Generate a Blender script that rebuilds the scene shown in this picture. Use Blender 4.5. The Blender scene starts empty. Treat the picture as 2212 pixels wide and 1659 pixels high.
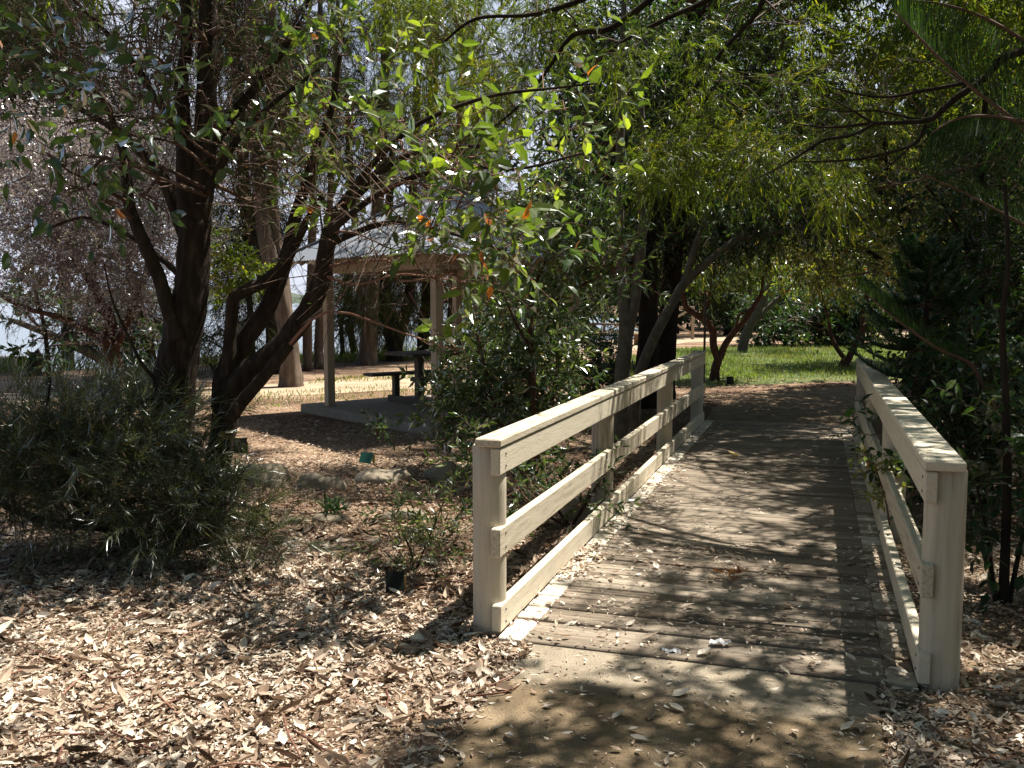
import bpy, math, random
import numpy as np
from mathutils import Vector, Matrix

# ------------------------------------------------------------------ camera, sky, sun, exposure
SC = bpy.context.scene
COL = SC.collection
F = 943.0                                   # focal length in pixels of a 1024 wide picture
PITCH = math.atan(82.0 / F)
CAMH = 1.6
cam_d = bpy.data.cameras.new('camera')
cam = bpy.data.objects.new('camera', cam_d)
COL.objects.link(cam)
cam_d.sensor_width = 36.0
cam_d.lens = 36.0 * F / 1024.0
cam_d.clip_start = 0.05
cam_d.clip_end = 9000
cam.location = (0, 0, CAMH)
cam.rotation_euler = (math.pi / 2 - PITCH, 0, 0)
SC.camera = cam

SUN_EL = math.radians(64)
az = Vector((0.82, 0.572, 0)).normalized()
SUN = Vector((az.x * math.cos(SUN_EL), az.y * math.cos(SUN_EL), math.sin(SUN_EL)))
world = bpy.data.worlds.new('World')
SC.world = world
world.use_nodes = True
wn = world.node_tree.nodes
wn.clear()
sky = wn.new('ShaderNodeTexSky')
sky.sky_type = 'NISHITA'
sky.sun_disc = False
sky.sun_elevation = SUN_EL
sky.sun_rotation = math.atan2(az.x, az.y)
sky.dust_density = 1.0
bg = wn.new('ShaderNodeBackground')
bg.inputs['Strength'].default_value = 0.05
wo = wn.new('ShaderNodeOutputWorld')
WL = world.node_tree.links.new
tcw = wn.new('ShaderNodeTexCoord')
sep = wn.new('ShaderNodeSeparateXYZ')
WL(tcw.outputs['Generated'], sep.inputs[0])
dot = wn.new('ShaderNodeVectorMath')
dot.operation = 'DOT_PRODUCT'
WL(tcw.outputs['Generated'], dot.inputs[0])
dot.inputs[1].default_value = (-0.55, 0.835, 0.0)
m_az = wn.new('ShaderNodeMapRange')            # the cloud bank stands over the lake
m_az.interpolation_type = 'SMOOTHSTEP'
m_az.inputs['From Min'].default_value = 0.2
m_az.inputs['From Max'].default_value = 0.75
WL(dot.outputs['Value'], m_az.inputs['Value'])
m_el = wn.new('ShaderNodeMapRange')
m_el.interpolation_type = 'SMOOTHSTEP'
m_el.inputs['From Min'].default_value = 0.60
m_el.inputs['From Max'].default_value = 0.25
WL(sep.outputs['Z'], m_el.inputs['Value'])
cn = wn.new('ShaderNodeTexNoise')
cn.inputs['Scale'].default_value = 3.2
cn.inputs['Detail'].default_value = 7
WL(tcw.outputs['Generated'], cn.inputs['Vector'])
m_n = wn.new('ShaderNodeMapRange')
m_n.inputs['From Min'].default_value = 0.30
m_n.inputs['From Max'].default_value = 0.55
m_n.inputs['To Min'].default_value = 0.45
WL(cn.outputs['Fac'], m_n.inputs['Value'])
mm1 = wn.new('ShaderNodeMath')
mm1.operation = 'MULTIPLY'
WL(m_az.outputs[0], mm1.inputs[0])
WL(m_el.outputs[0], mm1.inputs[1])
mm2 = wn.new('ShaderNodeMath')
mm2.operation = 'MULTIPLY'
WL(mm1.outputs[0], mm2.inputs[0])
WL(m_n.outputs[0], mm2.inputs[1])
cmix = wn.new('ShaderNodeMix')
cmix.data_type = 'RGBA'
WL(mm2.outputs[0], cmix.inputs['Factor'])
WL(sky.outputs[0], cmix.inputs['A'])
cmix.inputs['B'].default_value = (7.6, 8.2, 9.8, 1)
WL(cmix.outputs['Result'], bg.inputs[0])
world.node_tree.links.new(bg.outputs[0], wo.inputs[0])
sun_d = bpy.data.lights.new('sun', 'SUN')
sun_d.energy = 5.0
sun_d.angle = math.radians(0.5)
sun_d.color = (1.0, 0.925, 0.80)
sun = bpy.data.objects.new('sun', sun_d)
COL.objects.link(sun)
sun.rotation_euler = SUN.to_track_quat('Z', 'Y').to_euler()
SC.view_settings.view_transform = 'Standard'
SC.view_settings.look = 'None'
SC.view_settings.exposure = 1.2
SC.view_settings.gamma = 1.0
SC.render.engine = 'CYCLES'
SC.cycles.max_bounces = 6
SC.cycles.diffuse_bounces = 2
SC.cycles.glossy_bounces = 2
SC.cycles.transmission_bounces = 4
SC.cycles.sample_clamp_indirect = 4.0

# ------------------------------------------------------------------ picture <-> world helpers
K = 2212.0 / 1024.0
CP, SP = math.cos(PITCH), math.sin(PITCH)


def ray(dx, dy):
    x = (dx / K - 512) / F
    v = (384 - dy / K) / F
    return Vector((x, CP + v * SP, -SP + v * CP))


def at(dx, dy, Y):                           # the point at distance Y in front of the camera
    d = ray(dx, dy)
    t = Y / d.y
    return Vector((d.x * t, Y, CAMH + d.z * t))


def gnd(dx, dy, z=0.0):                      # the point at height z
    d = ray(dx, dy)
    t = (z - CAMH) / d.z
    return Vector((d.x * t, d.y * t, z))


def proj(p):                                 # numpy (N,3) -> picture coordinates
    x, y, z = p[:, 0], p[:, 1], p[:, 2] - CAMH
    f = y * CP - z * SP
    u = y * SP + z * CP
    f = np.maximum(f, 1e-3)
    return (512 + F * x / f) * K, (384 - F * u / f) * K


# ------------------------------------------------------------------ mesh building
class M:
    def __init__(s):
        s.v, s.f, s.n = [], [], 0

    def add(s, verts, faces, mat=0, tone=None, smooth=False):
        verts = np.asarray(verts, dtype=np.float32).reshape(-1, 3)
        if not isinstance(faces, list) or (faces and not isinstance(faces[0], np.ndarray)):
            by = {}
            for f in faces:
                by.setdefault(len(f), []).append(f)
            faces = [np.array(x, dtype=np.int64) for x in by.values()]
        s.v.append(verts)
        for a in faces:
            if len(a) == 0:
                continue
            t = np.full(len(a), 0.5, np.float32) if tone is None else (
                np.full(len(a), tone, np.float32) if np.isscalar(tone) else np.asarray(tone, np.float32))
            s.f.append((a + s.n, mat, t, smooth))
        s.n += len(verts)

    def box(s, lo, hi, tone=0.5, mat=0, bev=0.0, rng=None, jit=0.0):
        x0, y0, z0 = lo
        x1, y1, z1 = hi
        if bev <= 0:
            v = [(x0, y0, z0), (x1, y0, z0), (x1, y1, z0), (x0, y1, z0),
                 (x0, y0, z1), (x1, y0, z1), (x1, y1, z1), (x0, y1, z1)]
            s.add(v, [(0, 3, 2, 1), (4, 5, 6, 7), (0, 1, 5, 4), (1, 2, 6, 5), (2, 3, 7, 6), (3, 0, 4, 7)], mat, tone)
            return
        bm = bpy_box(lo, hi, bev)
        v, f = bm
        s.add(v, f, mat, tone)

    def tube(s, pts, rad, sides=10, seed=0, rough=0.0, mat=0, tone=0.5, step=None, cap=True):
        P = np.array([tuple(p) for p in pts], dtype=float)
        R = np.array(rad, dtype=float)
        n = len(P)
        if step is None:
            step = 4
        Q, RR = [], []
        for i in range(n - 1):                # Catmull-Rom
            p0 = P[max(i - 1, 0)]
            p1, p2 = P[i], P[i + 1]
            p3 = P[min(i + 2, n - 1)]
            for k in range(step):
                t = k / step
                Q.append(0.5 * (2 * p1 + (p2 - p0) * t + (2 * p0 - 5 * p1 + 4 * p2 - p3) * t * t + (3 * p1 - p0 - 3 * p2 + p3) * t ** 3))
                RR.append(R[i] * (1 - t) + R[i + 1] * t)
        Q.append(P[-1])
        RR.append(R[-1])
        Q = np.array(Q)
        RR = np.array(RR)
        rng = np.random.default_rng(seed)
        T = np.gradient(Q, axis=0)
        T /= np.linalg.norm(T, axis=1)[:, None] + 1e-9
        a = np.array((1.0, 0.13, 0.07))
        if abs(T[0] @ a) > 0.9:
            a = np.array((0.1, 1.0, 0.0))
        V = []
        flute = 1 + rough * 0.8 * np.sin(np.arange(sides) * 2.3 + rng.uniform(0, 6))
        for i in range(len(Q)):
            b = np.cross(T[i], a)
            b /= np.linalg.norm(b) + 1e-9
            c = np.cross(b, T[i])
            a = c
            th = np.arange(sides) * 2 * np.pi / sides
            r = RR[i] * flute * (1 + rough * rng.normal(0, 0.5, sides))
            V.append(Q[i] + (np.cos(th) * r)[:, None] * b + (np.sin(th) * r)[:, None] * c)
        V = np.concatenate(V)
        f = []
        m = len(Q)
        i, j = np.meshgrid(np.arange(m - 1), np.arange(sides), indexing='ij')
        i, j = i.ravel(), j.ravel()
        j2 = (j + 1) % sides
        q = np.stack([i * sides + j, (i + 1) * sides + j, (i + 1) * sides + j2, i * sides + j2], 1)[:, ::-1]
        fs = [q]
        if cap:
            fs.append(np.array([list(range(sides))][0:1])[:, ::-1])
            fs.append(np.array([[(m - 1) * sides + k for k in range(sides)]]))
        s.add(V, fs, mat, tone, True)
        return Q, RR

    def build(s, name, mats, parent=None, origin=None):
        me = bpy.data.meshes.new(name)
        V = np.concatenate(s.v).astype(np.float32)
        if origin is not None:
            V = V - np.array(origin, np.float32)
        loops = np.concatenate([a.ravel() for a, *_ in s.f]).astype(np.int32)
        tot = np.concatenate([np.full(len(a), a.shape[1], np.int32) for a, *_ in s.f])
        start = np.concatenate([[0], np.cumsum(tot)[:-1]]).astype(np.int32)
        me.vertices.add(len(V))
        me.vertices.foreach_set('co', V.ravel())
        me.loops.add(len(loops))
        me.loops.foreach_set('vertex_index', loops)
        me.polygons.add(len(tot))
        me.polygons.foreach_set('loop_start', start)
        me.polygons.foreach_set('material_index', np.concatenate([np.full(len(a), m, np.int32) for a, m, *_ in s.f]))
        me.polygons.foreach_set('use_smooth', np.concatenate([np.full(len(a), sm, bool) for a, _, _, sm in s.f]))
        at_ = me.attributes.new('tone', 'FLOAT', 'FACE')
        at_.data.foreach_set('value', np.concatenate([t for _, _, t, _ in s.f]))
        me.update(calc_edges=True)
        for m in (mats if isinstance(mats, (list, tuple)) else [mats]):
            me.materials.append(m)
        o = bpy.data.objects.new(name, me)
        COL.objects.link(o)
        if parent is not None:
            o.parent = parent
        elif origin is not None:
            o.location = origin
        return o


def bpy_box(lo, hi, b):
    (x0, y0, z0), (x1, y1, z1) = lo, hi
    b = min(b, (x1 - x0) * .45, (y1 - y0) * .45, (z1 - z0) * .45)
    v, idx = [], {}

    def vid(i, j, k, ax):                     # corner vertex pushed onto the face normal to axis ax
        key = (i, j, k, ax)
        if key not in idx:
            p = [x1 if i else x0, y1 if j else y0, z1 if k else z0]
            s_ = [-1 if i else 1, -1 if j else 1, -1 if k else 1]
            for d in range(3):
                if d != ax:
                    p[d] += s_[d] * b
            idx[key] = len(v)
            v.append(tuple(p))
        return idx[key]
    f = []
    for ax in range(3):
        for e in (0, 1):
            c = []
            for (p, q) in ((0, 0), (1, 0), (1, 1), (0, 1)):
                t = [0, 0, 0]
                t[ax] = e
                t[(ax + 1) % 3] = p
                t[(ax + 2) % 3] = q
                c.append(vid(*t, ax))
            f.append(tuple(c if e else c[::-1]))
    for ax in range(3):                       # edges parallel to ax
        a1, a2 = (ax + 1) % 3, (ax + 2) % 3
        for p in (0, 1):
            for q in (0, 1):
                t0 = [0, 0, 0]
                t0[a1], t0[a2] = p, q
                t1 = list(t0)
                t1[ax] = 1
                c = [vid(*t0, a1), vid(*t1, a1), vid(*t1, a2), vid(*t0, a2)]
                f.append(tuple(c if p == q else c[::-1]))
    for i in (0, 1):
        for j in (0, 1):
            for k in (0, 1):
                c = (vid(i, j, k, 0), vid(i, j, k, 1), vid(i, j, k, 2))
                f.append(c if (i + j + k) % 2 else c[::-1])
    return v, f


def tag(o, label=None, cat=None, group=None, kind=None):
    if label:
        o['label'] = label
    if cat:
        o['category'] = cat
    if group:
        o['group'] = group
    if kind:
        o['kind'] = kind
    return o


def thing(name, label, cat, loc, group=None, rz=0.0):
    o = bpy.data.objects.new(name, None)
    o.empty_display_size = 0.2
    COL.objects.link(o)
    o.location = loc
    o.rotation_euler = (0, 0, rz)
    return tag(o, label, cat, group)


# ------------------------------------------------------------------ materials
def newmat(name):
    m = bpy.data.materials.new(name)
    m.use_nodes = True
    nt = m.node_tree
    nt.nodes.clear()
    out = nt.nodes.new('ShaderNodeOutputMaterial')
    return m, nt, out


def ramp(nt, stops, interp='LINEAR'):
    r = nt.nodes.new('ShaderNodeValToRGB')
    r.color_ramp.interpolation = interp
    e = r.color_ramp.elements
    while len(e) < len(stops):
        e.new(0.5)
    for k, (p, c) in enumerate(stops):
        e[k].position = p
        e[k].color = (*c, 1)
    return r


def leaf_mat(name, stops, trans=0.45, tcol=(1.25, 1.25, 0.5), gloss=0.10, rough=0.35):
    m, nt, out = newmat(name)
    L = nt.links.new
    a = nt.nodes.new('ShaderNodeAttribute')
    a.attribute_name = 'tone'
    r = ramp(nt, stops)
    L(a.outputs['Fac'], r.inputs[0])
    d = nt.nodes.new('ShaderNodeBsdfDiffuse')
    L(r.outputs[0], d.inputs[0])
    t = nt.nodes.new('ShaderNodeBsdfTranslucent')
    mu = nt.nodes.new('ShaderNodeMix')
    mu.data_type = 'RGBA'
    mu.blend_type = 'MULTIPLY'
    mu.inputs['Factor'].default_value = 1
    L(r.outputs[0], mu.inputs['A'])
    mu.inputs['B'].default_value = (*[c * 2.2 for c in tcol], 1)
    L(mu.outputs['Result'], t.inputs[0])
    mx = nt.nodes.new('ShaderNodeMixShader')
    mx.inputs[0].default_value = trans
    L(d.outputs[0], mx.inputs[1])
    L(t.outputs[0], mx.inputs[2])
    g = nt.nodes.new('ShaderNodeBsdfGlossy')
    g.inputs['Roughness'].default_value = rough
    g.inputs['Color'].default_value = (0.9, 0.95, 1.0, 1)
    lw = nt.nodes.new('ShaderNodeFresnel')
    lw.inputs['IOR'].default_value = 1.4
    ma = nt.nodes.new('ShaderNodeMath')
    ma.operation = 'MULTIPLY_ADD'
    L(lw.outputs[0], ma.inputs[0])
    ma.inputs[1].default_value = min(.8, gloss * 3)
    ma.inputs[2].default_value = gloss * 0.15
    mg = nt.nodes.new('ShaderNodeMixShader')
    L(ma.outputs[0], mg.inputs[0])
    L(mx.outputs[0], mg.inputs[1])
    L(g.outputs[0], mg.inputs[2])
    if gloss <= 0:
        L(mx.outputs[0], out.inputs[0])
    else:
        L(mg.outputs[0], out.inputs[0])
    return m


def tone_mat(name, stops, rough=0.8, noise=None, bump=0.0, spec=0.3, stretch=(1, 1, 1), nscale=8.0, namt=0.5, coords='Object', bscale=None):
    """Principled; colour = ramp(tone + noise)."""
    m, nt, out = newmat(name)
    L = nt.links.new
    p = nt.nodes.new('ShaderNodeBsdfPrincipled')
    p.inputs['Roughness'].default_value = rough
    p.inputs['Specular IOR Level'].default_value = spec
    a = nt.nodes.new('ShaderNodeAttribute')
    a.attribute_name = 'tone'
    tc = nt.nodes.new('ShaderNodeTexCoord')
    mp = nt.nodes.new('ShaderNodeMapping')
    mp.inputs['Scale'].default_value = stretch
    L(tc.outputs[coords], mp.inputs[0])
    n = nt.nodes.new('ShaderNodeTexNoise')
    n.inputs['Scale'].default_value = nscale
    n.inputs['Detail'].default_value = 8
    n.inputs['Roughness'].default_value = 0.65
    L(mp.outputs[0], n.inputs['Vector'])
    s = nt.nodes.new('ShaderNodeMath')
    s.operation = 'MULTIPLY_ADD'
    L(n.outputs['Fac'], s.inputs[0])
    s.inputs[1].default_value = namt * 2
    s2 = nt.nodes.new('ShaderNodeMath')
    s2.operation = 'SUBTRACT'
    L(a.outputs['Fac'], s2.inputs[0])
    s2.inputs[1].default_value = namt
    L(s2.outputs[0], s.inputs[2])
    r = ramp(nt, stops)
    L(s.outputs[0], r.inputs[0])
    L(r.outputs[0], p.inputs['Base Color'])
    if bump > 0:
        b = nt.nodes.new('ShaderNodeBump')
        b.inputs['Strength'].default_value = 0.9
        b.inputs['Distance'].default_value = bump
        n2 = n
        if bscale:
            n2 = nt.nodes.new('ShaderNodeTexNoise')
            n2.inputs['Scale'].default_value = bscale
            n2.inputs['Detail'].default_value = 6
            L(mp.outputs[0], n2.inputs['Vector'])
        L(n2.outputs['Fac'], b.inputs['Height'])
        L(b.outputs[0], p.inputs['Normal'])
    L(p.outputs[0], out.inputs[0])
    return m


LEAF_BROAD = leaf_mat('broad_leaf', [(0.0, (.42, .13, .03)), (0.03, (.40, .16, .03)), (0.035, (.035, .06, .02)), (0.5, (.065, .105, .026)), (1.0, (.14, .185, .035))], 0.52, (1.35, 1.35, .30), 0.16, 0.32)
LEAF_DARKBROAD = leaf_mat('dark_broad_leaf', [(0.0, (.38, .14, .05)), (0.05, (.32, .14, .06)), (0.055, (.03, .06, .025)), (0.7, (.05, .085, .035)), (1.0, (.10, .15, .04))], 0.35, (1.2, 1.3, .35), 0.15, 0.36)
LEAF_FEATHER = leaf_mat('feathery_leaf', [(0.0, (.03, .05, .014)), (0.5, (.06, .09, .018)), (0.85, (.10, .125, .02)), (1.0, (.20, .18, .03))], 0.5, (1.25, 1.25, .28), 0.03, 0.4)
LEAF_FEATHER_SHADED = leaf_mat('shaded_feathery_leaf', [(0.0, (.016, .028, .011)), (0.6, (.028, .05, .014)), (0.94, (.05, .07, .018)), (1.0, (.13, .13, .03))], 0.4, (1.2, 1.25, .3), 0.03, 0.45)  # same feathery foliage, its shade put into a darker leaf colour
LEAF_NEEDLE = leaf_mat('grey_needle', [(0.0, (.10, .06, .02)), (0.1, (.03, .045, .02)), (0.6, (.06, .082, .034)), (1.0, (.16, .17, .065))], 0.3, (1.0, 1.0, .5), 0.12, 0.4)
LEAF_CASU = leaf_mat('casuarina_needle', [(0.0, (.025, .035, .016)), (0.6, (.04, .055, .024)), (1.0, (.08, .085, .035))], 0.25, (1, 1, .6), 0.0)
LEAF_MAUVE = leaf_mat('mauve_leaf', [(0.0, (.12, .10, .11)), (0.4, (.25, .215, .22)), (0.72, (.38, .35, .36)), (0.82, (.16, .20, .09)), (1.0, (.22, .26, .13))], 0.3, (1, .9, .9), 0.15, 0.4)
LEAF_BANKSIA = leaf_mat('narrow_glossy_leaf', [(0.0, (.20, .15, .09)), (0.05, (.16, .13, .08)), (0.06, (.03, .06, .025)), (0.6, (.055, .09, .035)), (1.0, (.17, .20, .10))], 0.35, (1.15, 1.2, .4), 0.10, 0.42)
LEAF_DARK = leaf_mat('dark_glossy_leaf', [(0.0, (.014, .028, .014)), (0.6, (.026, .055, .02)), (0.93, (.05, .09, .025)), (1.0, (.12, .15, .04))], 0.28, (1.2, 1.3, .35), 0.07, 0.45)
LEAF_YELLOW = leaf_mat('yellow_green_leaf', [(0.0, (.30, .12, .04)), (0.08, (.05, .09, .025)), (0.6, (.10, .13, .03)), (1.0, (.22, .21, .05))], 0.45, (1.2, 1.2, .35), 0.12, 0.35)
LEAF_CONIFER = leaf_mat('conifer_needle', [(0.0, (.015, .045, .02)), (1.0, (.045, .10, .035))], 0.2, (1, 1.2, .5), 0.12, 0.35)
GRASS_M = leaf_mat('grass_blade', [(0.0, (.24, .20, .09)), (0.15, (.09, .11, .035)), (0.6, (.10, .145, .04)), (1.0, (.20, .22, .075))], 0.35, (1.1, 1.2, .4), 0.06, 0.45)
TWIG = tone_mat('twig_bark', [(0.0, (.05, .03, .022)), (1.0, (.16, .10, .075))], 0.8)
TWIG_RED = tone_mat('reddish_twig', [(0.0, (.12, .045, .03)), (1.0, (.26, .14, .10))], 0.7)
TWIG_GREY = tone_mat('grey_twig', [(0.0, (.10, .085, .075)), (1.0, (.24, .20, .18))], 0.8)
BARK_DARK = tone_mat('dark_fissured_bark', [(0.25, (.012, .009, .007)), (0.5, (.034, .025, .019)), (0.8, (.09, .068, .05))], 0.95, bump=.03, spec=.15, stretch=(1, 1, .22), nscale=22, namt=.5)
BARK_RED = tone_mat('red_brown_bark', [(0.2, (.035, .018, .013)), (0.5, (.08, .04, .028)), (0.8, (.15, .08, .058))], 0.9, bump=.018, spec=.2, stretch=(1, 1, .3), nscale=20, namt=.5)
BARK_CASU = tone_mat('casuarina_bark', [(0.2, (.05, .038, .030)), (0.5, (.13, .10, .08)), (0.85, (.27, .22, .18))], 0.95, bump=.05, spec=.1, stretch=(1, 1, .2), nscale=9, namt=.55)
BARK_GREY = tone_mat('smooth_grey_bark', [(0.2, (.045, .04, .032)), (0.5, (.10, .09, .074)), (0.85, (.19, .175, .148))], 0.85, bump=.008, spec=.2, stretch=(1, 1, .7), nscale=14, namt=.5)
BARK_BLACK = tone_mat('dark_fig_bark', [(0.2, (.012, .009, .008)), (0.8, (.05, .04, .033))], 0.95, bump=.02, spec=.1, stretch=(1, 1, .3), nscale=14)
PAINT = tone_mat('cream_painted_timber', [(0.22, (.17, .14, .095)), (0.33, (.42, .365, .275)), (0.43, (.57, .51, .40)), (0.58, (.64, .585, .47)), (0.8, (.69, .64, .53))], 0.6, bump=.003, spec=.3, stretch=(14, .9, 14), nscale=4, namt=.36, bscale=26)
PAINT_POST = tone_mat('cream_painted_round_post', [(0.22, (.14, .12, .085)), (0.34, (.35, .305, .23)), (0.45, (.48, .43, .34)), (0.6, (.56, .505, .405)), (0.8, (.61, .56, .46))], 0.6, bump=.003, spec=.3, stretch=(7, 7, .5), nscale=4, namt=.36, bscale=26)
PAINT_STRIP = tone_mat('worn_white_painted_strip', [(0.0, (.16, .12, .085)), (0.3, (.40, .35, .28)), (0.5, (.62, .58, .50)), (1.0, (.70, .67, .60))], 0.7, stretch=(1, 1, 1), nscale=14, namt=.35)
DECK_M = tone_mat('weathered_deck_timber', [(0.12, (.05, .04, .031)), (0.38, (.14, .113, .087)), (0.56, (.215, .178, .14)), (0.85, (.36, .31, .25))], 0.85, bump=.005, spec=.2, stretch=(1.0, 30, 20), nscale=2.4, namt=.5)
BEIGE = tone_mat('beige_painted_timber', [(0.0, (.33, .27, .20)), (1.0, (.46, .39, .30))], 0.6, nscale=4, namt=.2, stretch=(3, 3, .6))
CONC = tone_mat('shelter_concrete', [(0.1, (.13, .115, .095)), (0.5, (.23, .205, .17)), (0.9, (.32, .29, .24))], 0.9, bump=.003, nscale=7, namt=.4)
TABLE_M = tone_mat('dark_stained_timber', [(0.0, (.035, .03, .028)), (1.0, (.11, .095, .08))], 0.6, stretch=(2, 2, 8), nscale=6, namt=.4)
BROWNWOOD = tone_mat('red_brown_timber', [(0.0, (.10, .05, .035)), (1.0, (.24, .15, .10))], 0.75, nscale=6, namt=.4)
PALEWOOD = tone_mat('pale_weathered_timber', [(0.0, (.24, .19, .14)), (1.0, (.46, .38, .28))], 0.8, nscale=6, namt=.4)
ROOFM, nt, out = newmat('pale_corrugated_steel')
p_ = nt.nodes.new('ShaderNodeBsdfPrincipled')
p_.inputs['Base Color'].default_value = (.29, .32, .375, 1)
p_.inputs['Metallic'].default_value = .35
p_.inputs['Roughness'].default_value = .38
nt.links.new(p_.outputs[0], out.inputs[0])
SIGN_M = tone_mat('dark_green_plaque', [(0.0, (.010, .012, .011)), (1.0, (.018, .026, .022))], 0.7, spec=.08, nscale=4, namt=.3)
SIGN_G = tone_mat('green_plaque', [(0.0, (.015, .085, .055)), (1.0, (.03, .14, .09))], 0.4, nscale=4, namt=.3)
GOLD = tone_mat('gold_stake', [(0.0, (.30, .22, .09)), (1.0, (.42, .32, .14))], 0.5, nscale=4, namt=.3)
ROCK_M = tone_mat('sandstone', [(0.1, (.10, .085, .06)), (0.4, (.22, .19, .145)), (0.65, (.34, .29, .225)), (0.95, (.45, .40, .32))], 0.95, bump=.02, spec=.1, nscale=6, namt=.55)
PAPER = tone_mat('white_paper', [(0.0, (.72, .74, .78)), (1.0, (.85, .86, .88))], 0.8, nscale=8, namt=.2)
LITTER_M = leaf_mat('dry_leaf', [(0.0, (.065, .043, .03)), (0.2, (.145, .098, .07)), (0.42, (.295, .218, .165)), (0.66, (.47, .38, .30)), (0.86, (.62, .54, .45)), (1.0, (.74, .69, .61))], 0.12, (.6, .5, .4), 0.0, 0.45)
YELLOW_M = leaf_mat('yellow_fallen_leaf', [(0.0, (.55, .38, .03)), (1.0, (.65, .45, .05))], 0.3, (.6, .6, .3), 0.1, 0.4)
ORANGE_M = leaf_mat('orange_dry_leaf', [(0.0, (.30, .11, .03)), (1.0, (.50, .26, .10))], 0.25, (.6, .5, .3), 0.1, 0.4)


def ground_mat():
    m, nt, out = newmat('litter_soil')
    L = nt.links.new
    p = nt.nodes.new('ShaderNodeBsdfPrincipled')
    p.inputs['Roughness'].default_value = .95
    p.inputs['Specular IOR Level'].default_value = .1
    tc = nt.nodes.new('ShaderNodeTexCoord')
    n1 = nt.nodes.new('ShaderNodeTexNoise')
    n1.inputs['Scale'].default_value = .55
    n1.inputs['Detail'].default_value = 4
    L(tc.outputs['Object'], n1.inputs['Vector'])
    n2 = nt.nodes.new('ShaderNodeTexNoise')
    n2.inputs['Scale'].default_value = 38
    n2.inputs['Detail'].default_value = 8
    n2.inputs['Roughness'].default_value = .75
    L(tc.outputs['Object'], n2.inputs['Vector'])
    v = nt.nodes.new('ShaderNodeTexVoronoi')
    v.inputs['Scale'].default_value = 70
    L(tc.outputs['Object'], v.inputs['Vector'])
    r1 = ramp(nt, [(.38, (.14, .09, .063)), (.5, (.23, .16, .112)), (.62, (.35, .265, .185))])
    L(n1.outputs['Fac'], r1.inputs[0])
    r2 = ramp(nt, [(.25, (.30, .26, .22)), (.5, (.95, .9, .85)), (.75, (1.5, 1.4, 1.3))])
    L(n2.outputs['Fac'], r2.inputs[0])
    mu = nt.nodes.new('ShaderNodeMix')
    mu.data_type = 'RGBA'
    mu.blend_type = 'MULTIPLY'
    mu.inputs['Factor'].default_value = 1
    L(r1.outputs[0], mu.inputs['A'])
    L(r2.outputs[0], mu.inputs['B'])
    mv = nt.nodes.new('ShaderNodeMix')
    mv.data_type = 'RGBA'
    mv.blend_type = 'OVERLAY'
    mv.inputs['Factor'].default_value = .45
    L(mu.outputs['Result'], mv.inputs['A'])
    L(v.outputs['Color'], mv.inputs['B'])
    hs = nt.nodes.new('ShaderNodeHueSaturation')
    hs.inputs['Saturation'].default_value = .8
    L(mv.outputs['Result'], hs.inputs['Color'])
    mw = nt.nodes.new('ShaderNodeMix')
    mw.data_type = 'RGBA'
    mw.inputs['Factor'].default_value = .25
    L(mu.outputs['Result'], mw.inputs['A'])
    L(hs.outputs[0], mw.inputs['B'])
    L(mw.outputs['Result'], p.inputs['Base Color'])
    b = nt.nodes.new('ShaderNodeBump')
    b.inputs['Distance'].default_value = .02
    b.inputs['Strength'].default_value = .8
    L(n2.outputs['Fac'], b.inputs['Height'])
    L(b.outputs[0], p.inputs['Normal'])
    L(p.outputs[0], out.inputs[0])
    return m


def path_mat(name, c, sc=1.0):
    m, nt, out = newmat(name)
    L = nt.links.new
    p = nt.nodes.new('ShaderNodeBsdfPrincipled')
    p.inputs['Roughness'].default_value = .9
    p.inputs['Specular IOR Level'].default_value = .2
    tc = nt.nodes.new('ShaderNodeTexCoord')
    n1 = nt.nodes.new('ShaderNodeTexNoise')
    n1.inputs['Scale'].default_value = 4.5 * sc
    n1.inputs['Detail'].default_value = 5
    n1.inputs['Roughness'].default_value = .6
    L(tc.outputs['Object'], n1.inputs['Vector'])
    n2 = nt.nodes.new('ShaderNodeTexNoise')
    n2.inputs['Scale'].default_value = 140
    n2.inputs['Detail'].default_value = 4
    L(tc.outputs['Object'], n2.inputs['Vector'])
    r1 = ramp(nt, [(.3, c[0]), (.5, c[1]), (.7, c[2])])
    L(n1.outputs['Fac'], r1.inputs[0])
    r2 = ramp(nt, [(.3, (.5, .5, .5)), (.55, (1, 1, 1)), (.75, (1.35, 1.3, 1.2))])
    L(n2.outputs['Fac'], r2.inputs[0])
    mu = nt.nodes.new('ShaderNodeMix')
    mu.data_type = 'RGBA'
    mu.blend_type = 'MULTIPLY'
    mu.inputs['Factor'].default_value = .8
    L(r1.outputs[0], mu.inputs['A'])
    L(r2.outputs[0], mu.inputs['B'])
    L(mu.outputs['Result'], p.inputs['Base Color'])
    b = nt.nodes.new('ShaderNodeBump')
    b.inputs['Distance'].default_value = .004
    L(n2.outputs['Fac'], b.inputs['Height'])
    L(b.outputs[0], p.inputs['Normal'])
    L(p.outputs[0], out.inputs[0])
    return m


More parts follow.
